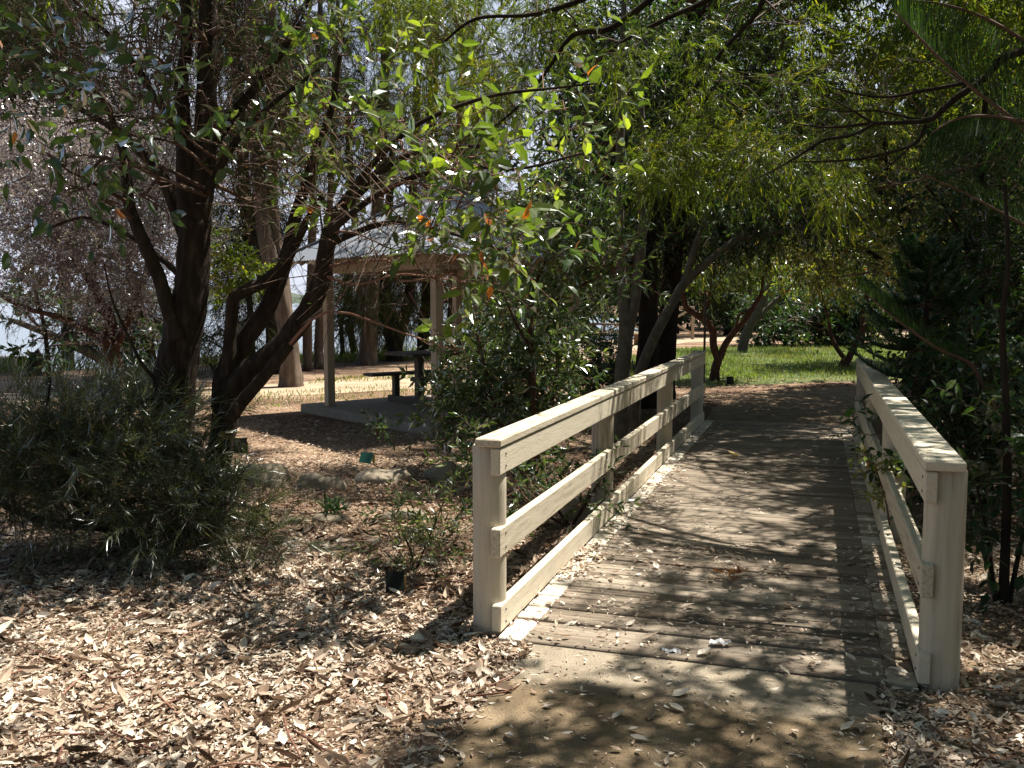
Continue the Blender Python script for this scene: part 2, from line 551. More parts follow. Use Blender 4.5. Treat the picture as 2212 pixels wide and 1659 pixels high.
def stained_path_mat():
    # grey concrete with a brown stain that begins some way off the bridge, with an irregular edge
    m = path_mat('stained_concrete', [(.115, .08, .05), (.18, .135, .085), (.27, .205, .135)])
    nt = m.node_tree
    L = nt.links.new
    rampn = [n for n in nt.nodes if n.type == 'VALTORGB'][0]
    mul = [n for n in nt.nodes if n.type == 'MIX'][0]
    noise = [n for n in nt.nodes if n.type == 'TEX_NOISE'][0]
    g = ramp(nt, [(.3, (.20, .165, .125)), (.5, (.28, .24, .185)), (.7, (.35, .305, .24))])
    L(noise.outputs['Fac'], g.inputs[0])
    tc = [n for n in nt.nodes if n.type == 'TEX_COORD'][0]
    d = nt.nodes.new('ShaderNodeVectorMath')
    d.operation = 'DOT_PRODUCT'
    L(tc.outputs['Object'], d.inputs[0])
    d.inputs[1].default_value = (0.3077, 0.9515, 0)
    n3 = nt.nodes.new('ShaderNodeTexNoise')
    n3.inputs['Scale'].default_value = 2.6
    n3.inputs['Detail'].default_value = 6
    L(tc.outputs['Object'], n3.inputs['Vector'])
    ad = nt.nodes.new('ShaderNodeMath')
    ad.operation = 'MULTIPLY_ADD'
    L(n3.outputs['Fac'], ad.inputs[0])
    ad.inputs[1].default_value = .42
    L(d.outputs['Value'], ad.inputs[2])
    mr = nt.nodes.new('ShaderNodeMapRange')
    mr.inputs['From Min'].default_value = 3.80
    mr.inputs['From Max'].default_value = 3.98
    L(ad.outputs[0], mr.inputs['Value'])
    mx = nt.nodes.new('ShaderNodeMix')
    mx.data_type = 'RGBA'
    L(mr.outputs[0], mx.inputs['Factor'])
    L(rampn.outputs[0], mx.inputs['A'])
    L(g.outputs[0], mx.inputs['B'])
    L(mx.outputs['Result'], mul.inputs['A'])
    return m


GROUND_M = ground_mat()
PATH_BROWN = path_mat('stained_brown_concrete', [(.115, .08, .05), (.18, .135, .085), (.27, .205, .135)])
PATH_GREY = path_mat('grey_concrete', [(.20, .175, .14), (.28, .25, .205), (.35, .315, .26)])
PATH_SAND = path_mat('sandy_path', [(.30, .23, .16), (.40, .31, .22), (.48, .39, .29)], .4)
LAWN_M = path_mat('lawn_soil', [(.06, .075, .025), (.09, .12, .035), (.13, .13, .05)], .3)
WATER_M, nt, out = newmat('lake_water')
p_ = nt.nodes.new('ShaderNodeBsdfPrincipled')
p_.inputs['Base Color'].default_value = (.10, .14, .17, 1)
p_.inputs['Roughness'].default_value = .12
p_.inputs['IOR'].default_value = 1.33
tc = nt.nodes.new('ShaderNodeTexCoord')
mp = nt.nodes.new('ShaderNodeMapping')
mp.inputs['Scale'].default_value = (.5, 1.6, 1)
nn = nt.nodes.new('ShaderNodeTexNoise')
nn.inputs['Scale'].default_value = 1.4
nn.inputs['Detail'].default_value = 5
bb = nt.nodes.new('ShaderNodeBump')
bb.inputs['Distance'].default_value = .12
bb.inputs['Strength'].default_value = .6
nt.links.new(tc.outputs['Object'], mp.inputs[0])
nt.links.new(mp.outputs[0], nn.inputs['Vector'])
nt.links.new(nn.outputs['Fac'], bb.inputs['Height'])
nt.links.new(bb.outputs[0], p_.inputs['Normal'])
nt.links.new(p_.outputs[0], out.inputs[0])
HILL_M = tone_mat('far_shore_trees', [(0, (.05, .07, .05)), (1, (.09, .11, .08))], 0.95, nscale=.05, namt=.4)

# ------------------------------------------------------------------ the setting
BRZ = -math.atan2(0.3234, 1.0)               # bridge runs to the right of straight ahead
D = np.array((math.sin(-BRZ), math.cos(-BRZ)))
N = np.array((D[1], -D[0]))


def us(x, y):
    return x * N[0] + y * N[1], x * D[0] + y * D[1]


def xy(u, s):
    return u * N[0] + s * D[0], u * N[1] + s * D[1]


SH_X = np.array([-400, -60, -20, -12, -7, -2, 3, 7, 10, 13, 16, 400.])
SH_Y = np.array([-60, 3, 15, 21, 26, 30, 36, 46, 62, 100, 900, 900.])


def shore(x):
    return np.interp(x, SH_X, SH_Y)


def ground_z(x, y):
    d = np.clip((y - shore(x)) / 3.0, 0, 1)
    return -1.3 * d * d * (3 - 2 * d)


gx = np.concatenate([np.linspace(-900, -60, 15), np.linspace(-55, 55, 111), np.linspace(60, 900, 15)])
gy = np.concatenate([np.linspace(-120, -12, 8), np.linspace(-10, 110, 161), np.linspace(115, 1000, 30)])
GX, GY = np.meshgrid(gx, gy, indexing='ij')
GZ = ground_z(GX, GY)
gm = M()
ni, nj = GX.shape
i, j = np.meshgrid(np.arange(ni - 1), np.arange(nj - 1), indexing='ij')
i, j = i.ravel(), j.ravel()
gm.add(np.stack([GX, GY, GZ], -1).reshape(-1, 3), [np.stack([i * nj + j, (i + 1) * nj + j, (i + 1) * nj + j + 1, i * nj + j + 1], 1)], smooth=True)
tag(gm.build('ground', GROUND_M), kind='structure')
wm = M()
wm.add([(-5000, -200, -.42), (5000, -200, -.42), (5000, 5000, -.42), (-5000, 5000, -.42)], [(0, 1, 2, 3)])
tag(wm.build('lake_water', WATER_M), kind='structure')
hm = M()
rng = np.random.default_rng(3)
hx = np.linspace(-2600, 2600, 260)
hh = 26 + 9 * np.sin(hx / 310) + 6 * np.sin(hx / 97 + 1) + rng.normal(0, 1.6, 260)
rows = [np.stack([hx, np.full(260, 1500.), np.full(260, -1.)], 1), np.stack([hx, np.full(260, 1520.), hh * .6], 1),
        np.stack([hx, np.full(260, 1580.), hh], 1), np.stack([hx, np.full(260, 1900.), np.full(260, -1.)], 1)]
V = np.concatenate(rows)
q = [(r * 260 + k, r * 260 + k + 1, (r + 1) * 260 + k + 1, (r + 1) * 260 + k) for r in range(3) for k in range(259)]
hm.add(V, q, smooth=True)
tag(hm.build('far_shore_hills', HILL_M), kind='structure')


def slab(name, pts, z, mat, depth=0.1):
    m = M()
    n = len(pts)
    V = [(x, y, z) for x, y in pts] + [(x, y, z - depth) for x, y in pts]
    m.add(V, [tuple(range(n))] + [(k, k + n, (k + 1) % n + n, (k + 1) % n) for k in range(n)])
    return tag(m.build(name, mat), kind='structure')


def wobble(pts, amp, seed, n=6):
    r = np.random.default_rng(seed)
    o = []
    for k in range(len(pts)):
        a, b = np.array(pts[k]), np.array(pts[(k + 1) % len(pts)])
        for t in range(n):
            o.append(tuple(a + (b - a) * t / n + r.normal(0, amp, 2)))
    return o


# near path: brown stained slab, then a grey concrete apron against the deck
UL, UR = -1.21, 0.262
slab('concrete_path', [xy(UL - .01, -6), xy(UR, -6), xy(UR + .005, 4.06), xy(UL, 4.07)], .022, stained_path_mat())
# path beyond the deck: curves to the right on the far side
fl = [xy(-1.40, 12.6), (3.05, 14.2), (3.7, 15.4), (4.6, 16.6), (5.8, 17.5), (7.4, 18.0), (10, 18.3), (16, 18.4), (30, 19)]
fr = [(30, 15.4), (16, 15.0), (10, 14.7), (7.6, 14.4), (6.3, 13.8), (5.3, 13.0), (4.7, 12.3), xy(.46, 12.6)]
slab('curved_far_path', fl + fr, .010, PATH_BROWN)
# sandy track behind the shelter, across the back
slab('sandy_track', [(-9, 13.6), (-5.5, 15.4), (-3.4, 16.2), (-1, 18), (1.4, 23), (3.4, 30), (7, 37.5), (14, 42), (30, 47),
                     (30, 52), (13, 46.5), (5.2, 42), (1.5, 34), (-.5, 27), (-2.6, 20.5), (-5, 18), (-10, 16)][::-1][::-1], .006, PATH_SAND)
LAWN = [(2.6, 18.2), (3.4, 17.6), (4.8, 18.2), (6.3, 18.9), (9, 19.4), (16, 19.8), (26, 20.5), (27, 34), (14, 35.5), (9, 34), (5.6, 32.5), (3.2, 27), (1.6, 22), (1.5, 19.5)]
slab('lawn', LAWN, .004, LAWN_M)
slab('lakeside_grass', [(-9, 24), (-4, 25.5), (0, 27), (1, 31), (-3, 29.3), (-9, 24.6)], .004, LAWN_M)


def in_poly(px, py, poly):
    r = np.zeros(len(px), bool)
    n = len(poly)
    for k in range(n):
        x0, y0 = poly[k][:2]
        x1, y1 = poly[(k + 1) % n][:2]
        c = ((y0 > py) != (y1 > py)) & (px < (x1 - x0) * (py - y0) / (y1 - y0 + 1e-12) + x0)
        r ^= c
    return r


# ------------------------------------------------------------------ foliage machinery
def unit(a):
    return a / (np.linalg.norm(a, axis=-1, keepdims=True) + 1e-9)


TPL = {
    'broad': (np.array([(0, 0, 0), (.28, .42, .07), (.3, 0, 0), (.28, -.42, .07), (.64, .36, .02), (.66, 0, -.05), (.64, -.36, .02), (1, 0, -.16)]),
              [np.array([(0, 2, 1), (0, 3, 2), (5, 7, 4), (6, 7, 5)]), np.array([(2, 5, 4, 1), (3, 6, 5, 2)])]),
    'narrow': (np.array([(0, 0, 0), (.45, .5, .0), (.5, 0, -.10), (.45, -.5, .0), (1, 0, -.05)]),
               [np.array([(0, 2, 1), (0, 3, 2), (2, 4, 1), (3, 4, 2)])]),
    'flat': (np.array([(0, 0, 0), (.45, .5, 0), (1, 0, -.05), (.45, -.5, 0)]), [np.array([(0, 3, 2, 1)])]),
    'needle': (np.array([(0, .5, 0), (0, -.5, 0), (.5, .45, .02), (.5, -.45, .02), (1, 0, -.14)]),
               [np.array([(0, 1, 3, 2)]), np.array([(2, 3, 4)])]),
    'curl': (np.array([(0, 0, 0), (.25, .4, .14), (.3, 0, .02), (.28, -.42, .10), (.68, .34, .16), (.66, 0, .05), (.64, -.36, .20), (1, 0, .24)]),
             [np.array([(0, 2, 1), (0, 3, 2), (5, 7, 4), (6, 7, 5)]), np.array([(2, 5, 4, 1), (3, 6, 5, 2)])]),
}


def add_leaves(m, kind, pos, ax, nrm, Ln, W, tone, mat=0, smooth=False):
    T, fs = TPL[kind]
    n, k = len(pos), len(T)
    ax = unit(ax)
    z = unit(nrm - ax * np.sum(nrm * ax, 1, keepdims=True))
    y = np.cross(z, ax)
    V = (pos[:, None, :] + (T[None, :, 0] * Ln[:, None])[..., None] * ax[:, None, :]
         + (T[None, :, 1] * W[:, None])[..., None] * y[:, None, :]
         + (T[None, :, 2] * Ln[:, None])[..., None] * z[:, None, :])
    m.v.append(V.reshape(-1, 3).astype(np.float32))
    off = (np.arange(n) * k)[:, None, None]
    for f in fs:
        a = (f[None] + off).reshape(-1, f.shape[1]) + m.n
        m.f.append((a, mat, np.repeat(tone, len(f)).astype(np.float32), smooth))
    m.n += n * k


def add_twigs(m, P, R, mat=1):
    """P (N,3pts,3) radii R (N,3): three sided twigs."""
    n = len(P)
    d = unit(P[:, 2] - P[:, 0])
    a = np.cross(d, np.array((.31, .22, .93)))
    a = unit(a)
    b = np.cross(d, a)
    V = np.zeros((n, 3, 3, 3))
    for k in range(3):
        th = k * 2 * np.pi / 3
        o = np.cos(th) * a + np.sin(th) * b
        V[:, :, k, :] = P + o[:, None, :] * R[:, :, None]
    m.v.append(V.reshape(-1, 3).astype(np.float32))
    f = []
    for s in range(2):
        for k in range(3):
            k2 = (k + 1) % 3
            f.append((s * 3 + k, s * 3 + k2, (s + 1) * 3 + k2, (s + 1) * 3 + k))
    f = np.array(f)
    A = (f[None] + (np.arange(n) * 9)[:, None, None]).reshape(-1, 4) + m.n
    m.f.append((A, mat, np.repeat(np.random.default_rng(n).uniform(0, 1, n), 6).astype(np.float32), True))
    m.n += n * 9


def spec(kind='narrow', L=.08, W=.02, tl=.4, nl=14, twr=.003, out=.7, up=.1, droop=.1, hang=.0, fwd=.6, flat=.5, cl=.35, zb=0.0, tonebias=0.0, term=0):
    return dict(kind=kind, L=L, W=W, tl=tl, nl=nl, twr=twr, out=out, up=up, droop=droop, hang=hang, fwd=fwd, flat=flat, cl=cl, zb=zb, tonebias=tonebias, term=term)


def foliage(m, rng, clumps, sp, leafmat=0, twigmat=1, twigs=True):
    """clumps: list of (centre, radius or (rx,ry,rz), number of twigs)"""
    C, R, CI = [], [], []
    for k, (c, r, n) in enumerate(clumps):
        r = (r, r, r * .8) if np.isscalar(r) else r
        C.append(np.repeat(np.array([tuple(c)]), n, 0))
        R.append(np.repeat(np.array([r], float), n, 0))
        CI.append(np.full(n, k))
    C, R, CI = np.concatenate(C), np.concatenate(R), np.concatenate(CI)
    n = len(C)
    g = unit(rng.normal(size=(n, 3)))
    rad = rng.uniform(0, 1, n) ** .45
    off = g * rad[:, None]
    st = C + off * R
    d = unit(off * sp['out'] + rng.normal(size=(n, 3)) * .45 + np.array((0, 0, sp['up'])))
    Lt = sp['tl'] * rng.uniform(.6, 1.35, n)
    dr = sp['droop'] * rng.uniform(.5, 1.5, n)

    def q(t):
        return st + d * (t * Lt)[:, None] + np.stack([0 * t, 0 * t, -dr * Lt * t * t], 1)
    if twigs:
        P = np.stack([q(np.zeros(n)), q(np.full(n, .5)), q(np.ones(n))], 1)
        r0 = sp['twr'] * rng.uniform(.7, 1.3, n)
        add_twigs(m, P, np.stack([r0, r0 * .7, r0 * .35], 1), twigmat)
    nl = sp['nl']
    ctone = rng.normal(0, 1, CI.max() + 1)
    ttone = rng.normal(0, 1, n)
    per = unit(np.cross(d, rng.normal(size=(n, 3))))
    per2 = np.cross(d, per)
    for k in range(nl):
        t = np.full(n, .12 + .88 * (k + .5) / nl) + rng.normal(0, .03, n)
        if sp['term'] and k >= nl - sp['term']:
            t = np.full(n, .97)
        p = q(t)
        th = k * 2.4 + rng.normal(0, .35, n)
        side = np.cos(th)[:, None] * per + np.sin(th)[:, None] * per2
        dd = d + np.stack([0 * t, 0 * t, -2 * dr * t], 1)
        a = dd * sp['fwd'] + side * (1 - sp['fwd'] * .5) + rng.normal(size=(n, 3)) * .18 + np.array((0, 0, -sp['hang']))
        nm = np.array((0, 0, 1.0)) * sp['flat'] + rng.normal(size=(n, 3)) * (1 - sp['flat']) * .8 + side * .15
        Ln = sp['L'] * rng.uniform(.6, 1.25, n)
        W = Ln * (sp['W'] / sp['L']) * rng.uniform(.75, 1.25, n)
        tone = np.clip(.5 + sp['tonebias'] + sp['cl'] * .5 * ctone[CI] * .6 + .12 * ttone + rng.normal(0, .17, n), 0.06, 1)
        tone = np.where(rng.uniform(size=n) < .013, 0.0, tone)
        add_leaves(m, sp['kind'], p, a, nm, Ln, W, tone, leafmat)


class Tree:
    """an Empty at the base; a trunk, limbs and a crown as its parts"""

    def __init__(s, name, label, cat, base, bark, group=None):
        s.base = Vector(base)
        s.e = thing(name, label, cat, s.base, group)
        s.bark = bark
        s.sk = []
        s.seed = abs(hash_(name + label)) % 100000

    def limb(s, part, paths, sides=12, rough=.06, label=None, step=5):
        m = M()
        for pts, rad in paths:
            s.seed += 1
            Q, R = m.tube(pts, rad, sides, s.seed, rough, step=step)
            s.sk.append((Q, R))
        o = m.build(part, s.bark, s.e, s.base)
        if label:
            o['label'] = label
        return o

    def crown(s, clumps, sp, leafmat, twigmat, connect=True, part='crown', twigs=True, seed=1, br=.014, extra=None):
        rng = np.random.default_rng(s.seed + seed)
        m = M()
        if connect and s.sk:
            Q = np.concatenate([a for a, _ in s.sk])
            R = np.concatenate([b for _, b in s.sk])
            for (c, r, n) in clumps:
                c = np.array(tuple(c))
                dz = np.where(Q[:, 2] > c[2] + .1, 1.2, 0)
                k = np.argmin(np.linalg.norm(Q - c, axis=1) + dz)
                p0, r0 = Q[k], min(R[k] * .45, br * 1.5)
                ln = np.linalg.norm(c - p0)
                if ln < .05:
                    continue
                mid1 = p0 + (c - p0) * .35 + rng.normal(0, .07 * ln, 3) + (0, 0, .05 * ln)
                mid2 = p0 + (c - p0) * .7 + rng.normal(0, .06 * ln, 3)
                m.tube([p0, mid1, mid2, c], [r0, r0 * .75, r0 * .5, r0 * .3], 5, 1, .05, mat=1, tone=rng.uniform(.2, .8), step=3, cap=False)
                rr = r if np.isscalar(r) else max(r)
                for _ in range(3):
                    e = c + unit(rng.normal(size=3)) * rr * rng.uniform(.5, 1.0)
                    a0 = mid2 + (c - mid2) * rng.uniform(0, 1)
                    m.tube([a0, (a0 + e) / 2 + rng.normal(0, .1 * rr, 3), e], [r0 * .4, r0 * .25, r0 * .12], 4, 1, 0, mat=1, tone=.5, step=3, cap=False)
        if not isinstance(sp, list):
            sp = [(sp, leafmat)]
        mats = [sp[0][1], twigmat]
        foliage(m, rng, clumps, sp[0][0], 0, 1, twigs)
        return m.build(part, mats, s.e, s.base)


def hash_(t):
    h = 7
    for ch in t:
        h = (h * 31 + ord(ch)) & 0xffffffff
    return h


def pd(pts, Y):
    """picture polyline (x, y, width[, depth]) -> points and radii"""
    P, R = [], []
    for p in pts:
        y = p[3] if len(p) > 3 else Y
        P.append(at(p[0], p[1], y))
        R.append(p[2] * y / 4650.0)
    return P, R

# ------------------------------------------------------------------ the footbridge
def rail_fence(side, label, u_in, s0, s1, posts, capw):
    """side -1: left railing, its inner face looks right; +1: right railing"""
    ox, oy = xy(u_in, s0)
    e = thing('bridge_railing', label, 'railing', (ox, oy, 0), 'railings of the footbridge', BRZ)
    rg = np.random.default_rng(11 + side)

    def U(a, b):                              # outward distances from the inner face -> local x range
        return (a, b) if side > 0 else (-b, -a)
    for k, s in enumerate(posts):
        m = M()
        c = .083 * side
        h = .921
        sd = 28
        th = np.arange(sd) * 2 * np.pi / sd
        zz = [-.25, .012, .1, .3, .5, .7, h - .006, h]
        V = []
        for q, z in enumerate(zz):
            r = .081 * (1 + rg.normal(0, .006)) - (.006 if q == len(zz) - 1 else 0)
            V.append(np.stack([c + r * np.cos(th), s - s0 + r * np.sin(th), np.full(sd, z)], 1))
        V = np.concatenate(V)
        f = [(a * sd + b, a * sd + (b + 1) % sd, (a + 1) * sd + (b + 1) % sd, (a + 1) * sd + b) for a in range(len(zz) - 1) for b in range(sd)]
        m.add(V, f, 0, .5 + rg.normal(0, .06), True)
        m.add(V[-sd:], [tuple(range(sd))], 0, .5)
        m.build('post', PAINT_POST, e)
    cuts = [s0] + [p + rg.uniform(-.02, .02) for p in posts[1:-1]] + [s1]
    for k in range(len(cuts) - 1):
        a, b = cuts[k] - s0 + (.0015 if k else 0), cuts[k + 1] - s0 - .0015
        for kind, z0, z1 in (('top_rail', .79, .9185), ('middle_rail', .398, .535), ('bottom_rail', .034, .163)):
            dz = rg.normal(0, .003)
            du = rg.uniform(0, .003)
            x0, x1 = U(-.004 - du, .043 - du)
            ja, jb = rg.uniform(-.008, .008, 2) if k == 0 else (0, 0)
            m = M()
            m.box((x0, a + ja, z0 + dz), (x1, b, z1 + (dz if kind != 'top_rail' else 0)), .5 + rg.normal(0, .05), 0, .005)
            r = m.build(kind, PAINT, e)
            if k == 0:
                for zb in (z0 + .035, z1 - .035):
                    bm_ = M()
                    th = np.arange(10) * 2 * np.pi / 10
                    xx = x0 if side > 0 else x1
                    d_ = -.003 if side > 0 else .003
                    ring = [(xx, a + .085 + .006 * math.cos(t), zb + .006 * math.sin(t)) for t in th]
                    ring2 = [(xx + d_, y, z) for _, y, z in ring]
                    bm_.add(ring + ring2, [tuple(range(10, 20)) if side < 0 else tuple(range(10, 20))[::-1]] +
                            [(q, (q + 1) % 10, 10 + (q + 1) % 10, 10 + q) for q in range(10)], 0, .3)
                    bm_.build('bolt_head', TABLE_M, r)
        x0, x1 = U(-.012, capw - .012)
        m = M()
        m.box((x0, a - (.012 if k == 0 else 0), .9225 + rg.uniform(0, .002)), (x1, b + (.01 if k == len(cuts) - 2 else 0), .964 + rg.uniform(-.003, .003)), .52 + rg.normal(0, .05), 0, .006)
        m.build('cap_board', PAINT, e)
    return e


rail_fence(-1, 'cream timber bridge railing lit by sun, beside the leaf strewn ground and shelter', -1.397, 4.12, 12.56, [4.225, 6.74, 9.71, 12.46], .128)
rail_fence(1, 'shaded cream timber bridge railing against the dark glossy shrubs', .436, 4.085, 11.4, [4.185, 6.8, 9.2, 11.3], .155)

ox, oy = xy(-.465, 4.075)
deck_e = thing('boardwalk_deck', 'weathered grey plank bridge deck with white painted edge strips between two railings', 'boardwalk', (ox, oy, 0), None, BRZ)
rg = np.random.default_rng(5)
dm, pl, pr = M(), M(), M()
y = 0.0
while y < 8.5:
    w = (.15 if y < .3 else .098) + rg.uniform(-.005, .005)
    z = .034 + rg.uniform(-.004, .004) * (1 if y < 2.2 else .3) - .004 * (y < .2)
    t = .54 + rg.normal(0, .15 if y < 2.2 else .07)
    yb = y + w - (rg.uniform(.005, .010) if y < 2.2 else rg.uniform(.0015, .004))
    xa, xb = -.925, .896
    dm.box((xa + .118, y, z - .04), (xb - .118, yb, z), t, 0, .005)
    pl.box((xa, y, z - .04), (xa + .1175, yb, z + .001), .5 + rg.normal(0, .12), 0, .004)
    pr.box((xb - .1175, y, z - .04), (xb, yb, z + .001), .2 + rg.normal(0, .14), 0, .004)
    y += w
dm.build('plank_surface', DECK_M, deck_e)
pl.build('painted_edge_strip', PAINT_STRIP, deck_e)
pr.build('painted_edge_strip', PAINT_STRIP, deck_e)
bm_ = M()
for xx in (-.9, -.05, .8):
    bm_.box((xx, .02, -.2), (xx + .09, 8.5, -.012), .5)
bm_.build('bearer', TABLE_M, deck_e)

# ------------------------------------------------------------------ picnic shelter and its table
SRZ = math.atan2(.64, .77)
P2 = Vector((-.90, 11.35, 0))
sh = thing('picnic_shelter', 'open picnic shelter with pale corrugated roof on beige square posts and concrete slab', 'shelter', P2, None, SRZ)
m = M()
m.box((-.19, -.14, -.15), (2.62, 3.2, .12), .5, 0, .012)
m.build('concrete_slab', CONC, sh)
for (x, y) in ((0, 0), (0, 2.66), (2.26, 0), (2.26, 2.66)):
    m = M()
    m.box((x - .058, y - .058, .1205), (x + .058, y + .058, 2.205), .5, 0, .006)
    m.build('post', BEIGE, sh)
for (lo, hi) in (((-.04, .0585, 2.0), (.04, 2.6015, 2.2)), ((2.22, .0585, 2.0), (2.30, 2.6015, 2.2)),
                 ((.0585, -.04, 2.0), (2.2015, .04, 2.2)), ((.0585, 2.62, 2.0), (2.2015, 2.70, 2.2))):
    m = M()
    m.box(lo, hi, .5, 0, .005)
    m.build('beam', BEIGE, sh)
X0, X1, Y0, Y1, ZE, RISE = -.55, 2.81, -.52, 3.18, 2.17, 1.02
AP = np.array(((X0 + X1) / 2, (Y0 + Y1) / 2, ZE + RISE))


def roof_z(x, y):
    hx, hy = (X1 - X0) / 2, (Y1 - Y0) / 2
    return ZE + RISE * (1 - max(abs(x - AP[0]) / hx, abs(y - AP[1]) / hy))


def bar(m, a, b, w, h, tone=.5):
    a, b = np.array(a, float), np.array(b, float)
    d = unit((b - a)[None])[0]
    s = np.cross(d, (0, 0, 1.0))
    s = s / np.linalg.norm(s) if np.linalg.norm(s) > 1e-6 else np.array((1.0, 0, 0))
    n = np.cross(s, d)
    V = [p + s * i * w / 2 + n * j * h / 2 for p in (a, b) for i, j in ((-1, -1), (1, -1), (1, 1), (-1, 1))]
    m.add(V, [(0, 1, 2, 3)[::-1], (4, 5, 6, 7)[::-1][::-1], (0, 1, 5, 4), (1, 2, 6, 5), (2, 3, 7, 6), (3, 0, 4, 7)], 0, tone)


m = M()
for side in range(4):
    vert = side in (0, 1)
    lo, hi = (Y0, Y1) if vert else (X0, X1)
    for k in range(8):
        t = lo + (hi - lo) * (k + .5) / 8
        f = 1 - abs(2 * (t - lo) / (hi - lo) - 1)
        if vert:
            xe = X0 if side == 0 else X1
            xi = xe + (AP[0] - xe) * f
            bar(m, (xe + (.03 if side == 0 else -.03), t, ZE - .04), (xi, t, ZE + RISE * f - .06), .045, .09, .5)
        else:
            ye = Y0 if side == 2 else Y1
            yi = ye + (AP[1] - ye) * f
            bar(m, (t, ye + (.03 if side == 2 else -.03), ZE - .04), (t, yi, ZE + RISE * f - .06), .045, .09, .5)
m.build('rafter_framing', BEIGE, sh)
m = M()
for side in range(4):
    vert = side in (0, 1)
    lo, hi = (Y0, Y1) if vert else (X0, X1)
    n = 260
    V = []
    for k in range(n + 1):
        t = lo + (hi - lo) * k / n
        f = 1 - abs(2 * k / n - 1)
        dz = .009 * math.sin(t * 2 * math.pi / .076)
        e_ = (X0, X1, Y0, Y1)[side]
        i_ = e_ + ((AP[0] if vert else AP[1]) - e_) * f
        out_ = -.03 if side in (0, 2) else .03
        V.append((e_ + out_, t, ZE - .018 + dz) if vert else (t, e_ + out_, ZE - .018 + dz))
        V.append((i_, t, ZE + RISE * f + dz + .004) if vert else (t, i_, ZE + RISE * f + dz + .004))
    fl_ = [(2 * k, 2 * k + 2, 2 * k + 3, 2 * k + 1) for k in range(n)]
    if side in (0, 3):
        fl_ = [f[::-1] for f in fl_]
    m.add(V, fl_, 0, .5, False)
ro = m.build('roof', ROOFM, sh)
m = M()
for cx, cy in ((X0, Y0), (X0, Y1), (X1, Y0), (X1, Y1)):
    bar(m, (cx, cy, ZE + .012), (AP[0], AP[1], AP[2] + .02), .12, .018)
m.build('hip_capping', ROOFM, ro)

tl_ = P2 + Matrix.Rotation(SRZ, 3, 'Z') @ Vector((.70, 1.956, .12))
tb = thing('picnic_table', 'dark stained picnic table with attached benches under the shelter roof', 'picnic table', tl_, None, SRZ)
m = M()
for k in range(5):
    m.box((0, -.375 + k * .151, .72), (1.7, -.375 + k * .151 + .146, .765), .5 + .1 * (k % 2), 0, .006)
m.build('tabletop', TABLE_M, tb)
for yy in (.62, -.62):
    m = M()
    for k in range(2):
        m.box((-.12, yy - .14 + k * .143, .40), (1.82, yy - .14 + k * .143 + .138, .44), .5, 0, .006)
    m.build('bench_seat', TABLE_M, tb)
for xx in (.36, 1.3):
    m = M()
    m.box((xx - .05, -.055, .0905), (xx + .05, .055, .7195), .5, 0, .006)
    m.build('table_leg', TABLE_M, tb)
    m = M()
    m.box((xx - .05, -.78, .0005), (xx + .05, .78, .09), .6, 0, .006)
    m.build('base_beam', TABLE_M, tb)
    for yy in (.62, -.62):
        m = M()
        m.box((xx - .045, yy - .045, .0905), (xx + .045, yy + .045, .3995), .5, 0, .006)
        m.build('bench_leg', TABLE_M, tb)
    m = M()
    bar(m, (xx + .055, .0, .30), (xx + .5, 0, .70), .05, .08)
    m.build('brace', TABLE_M, tb)

# ------------------------------------------------------------------ timber picnic set and braced fence in the distance
gz = Vector((4.05, 40.5, 0))
fe = thing('timber_fence', 'pale timber fence with crossed braces behind the distant brown table', 'fence', gz)
for k in range(4):
    m = M()
    m.box((-2.0 + k * 1.9 - .06, -.06, -.2), (-2.0 + k * 1.9 + .06, .06, 1.42), .5, 0, .01)
    m.build('post', PALEWOOD, fe)
for k in range(3):
    xa = -2.0 + k * 1.9
    for (za, zb) in ((1.3, .28), (.28, 1.3)):
        m = M()
        bar(m, (xa + .07, -.02 if za > zb else .035, za), (xa + 1.83, -.02 if za > zb else .035, zb), .04, .09, .7)
        m.build('brace', PALEWOOD, fe)
    for z in (1.36, .18):
        m = M()
        m.box((xa + .062, -.04, z - .05), (xa + 1.838, .04, z + .05), .6, 0, .005)
        m.build('rail', PALEWOOD, fe)
gz = Vector((3.75, 36.6, 0))
pt = thing('picnic_table', 'distant red brown timber picnic table in front of the cross braced fence', 'picnic table', gz, None, .15)
m = M()
m.box((-1.0, -.38, .72), (1.0, .38, .78), .4, 0, .01)
m.build('tabletop', BROWNWOOD, pt)
for yy in (-.75, .75):
    m = M()
    m.box((-1.0, yy - .14, .42), (1.0, yy + .14, .47), .7, 0, .01)
    m.build('bench_seat', PALEWOOD, pt)
for xx in (-.7, .7):
    for sg in (-1, 1):
        m = M()
        bar(m, (xx + sg * .025, sg * .7, 0), (xx + sg * .025, -sg * .25, .72), .04, .09, .4)
        m.build('leg', BROWNWOOD, pt)
    m = M()
    bar(m, (xx + .08, -.85, .38), (xx + .08, .85, .38), .04, .08, .4)
    m.build('crossbar', BROWNWOOD, pt)
bx = thing('timber_box_seat', 'small red brown timber box seat beside the distant picnic table', 'seat', (4.9, 35.0, 0))
m = M()
m.box((-.42, -.2, .40), (.42, .2, .46), .8, 0, .01)
m.build('seat', PALEWOOD, bx)
m = M()
m.box((-.36, -.15, .0), (.36, .15, .3995), .35, 0, .01)
m.build('base', BROWNWOOD, bx)

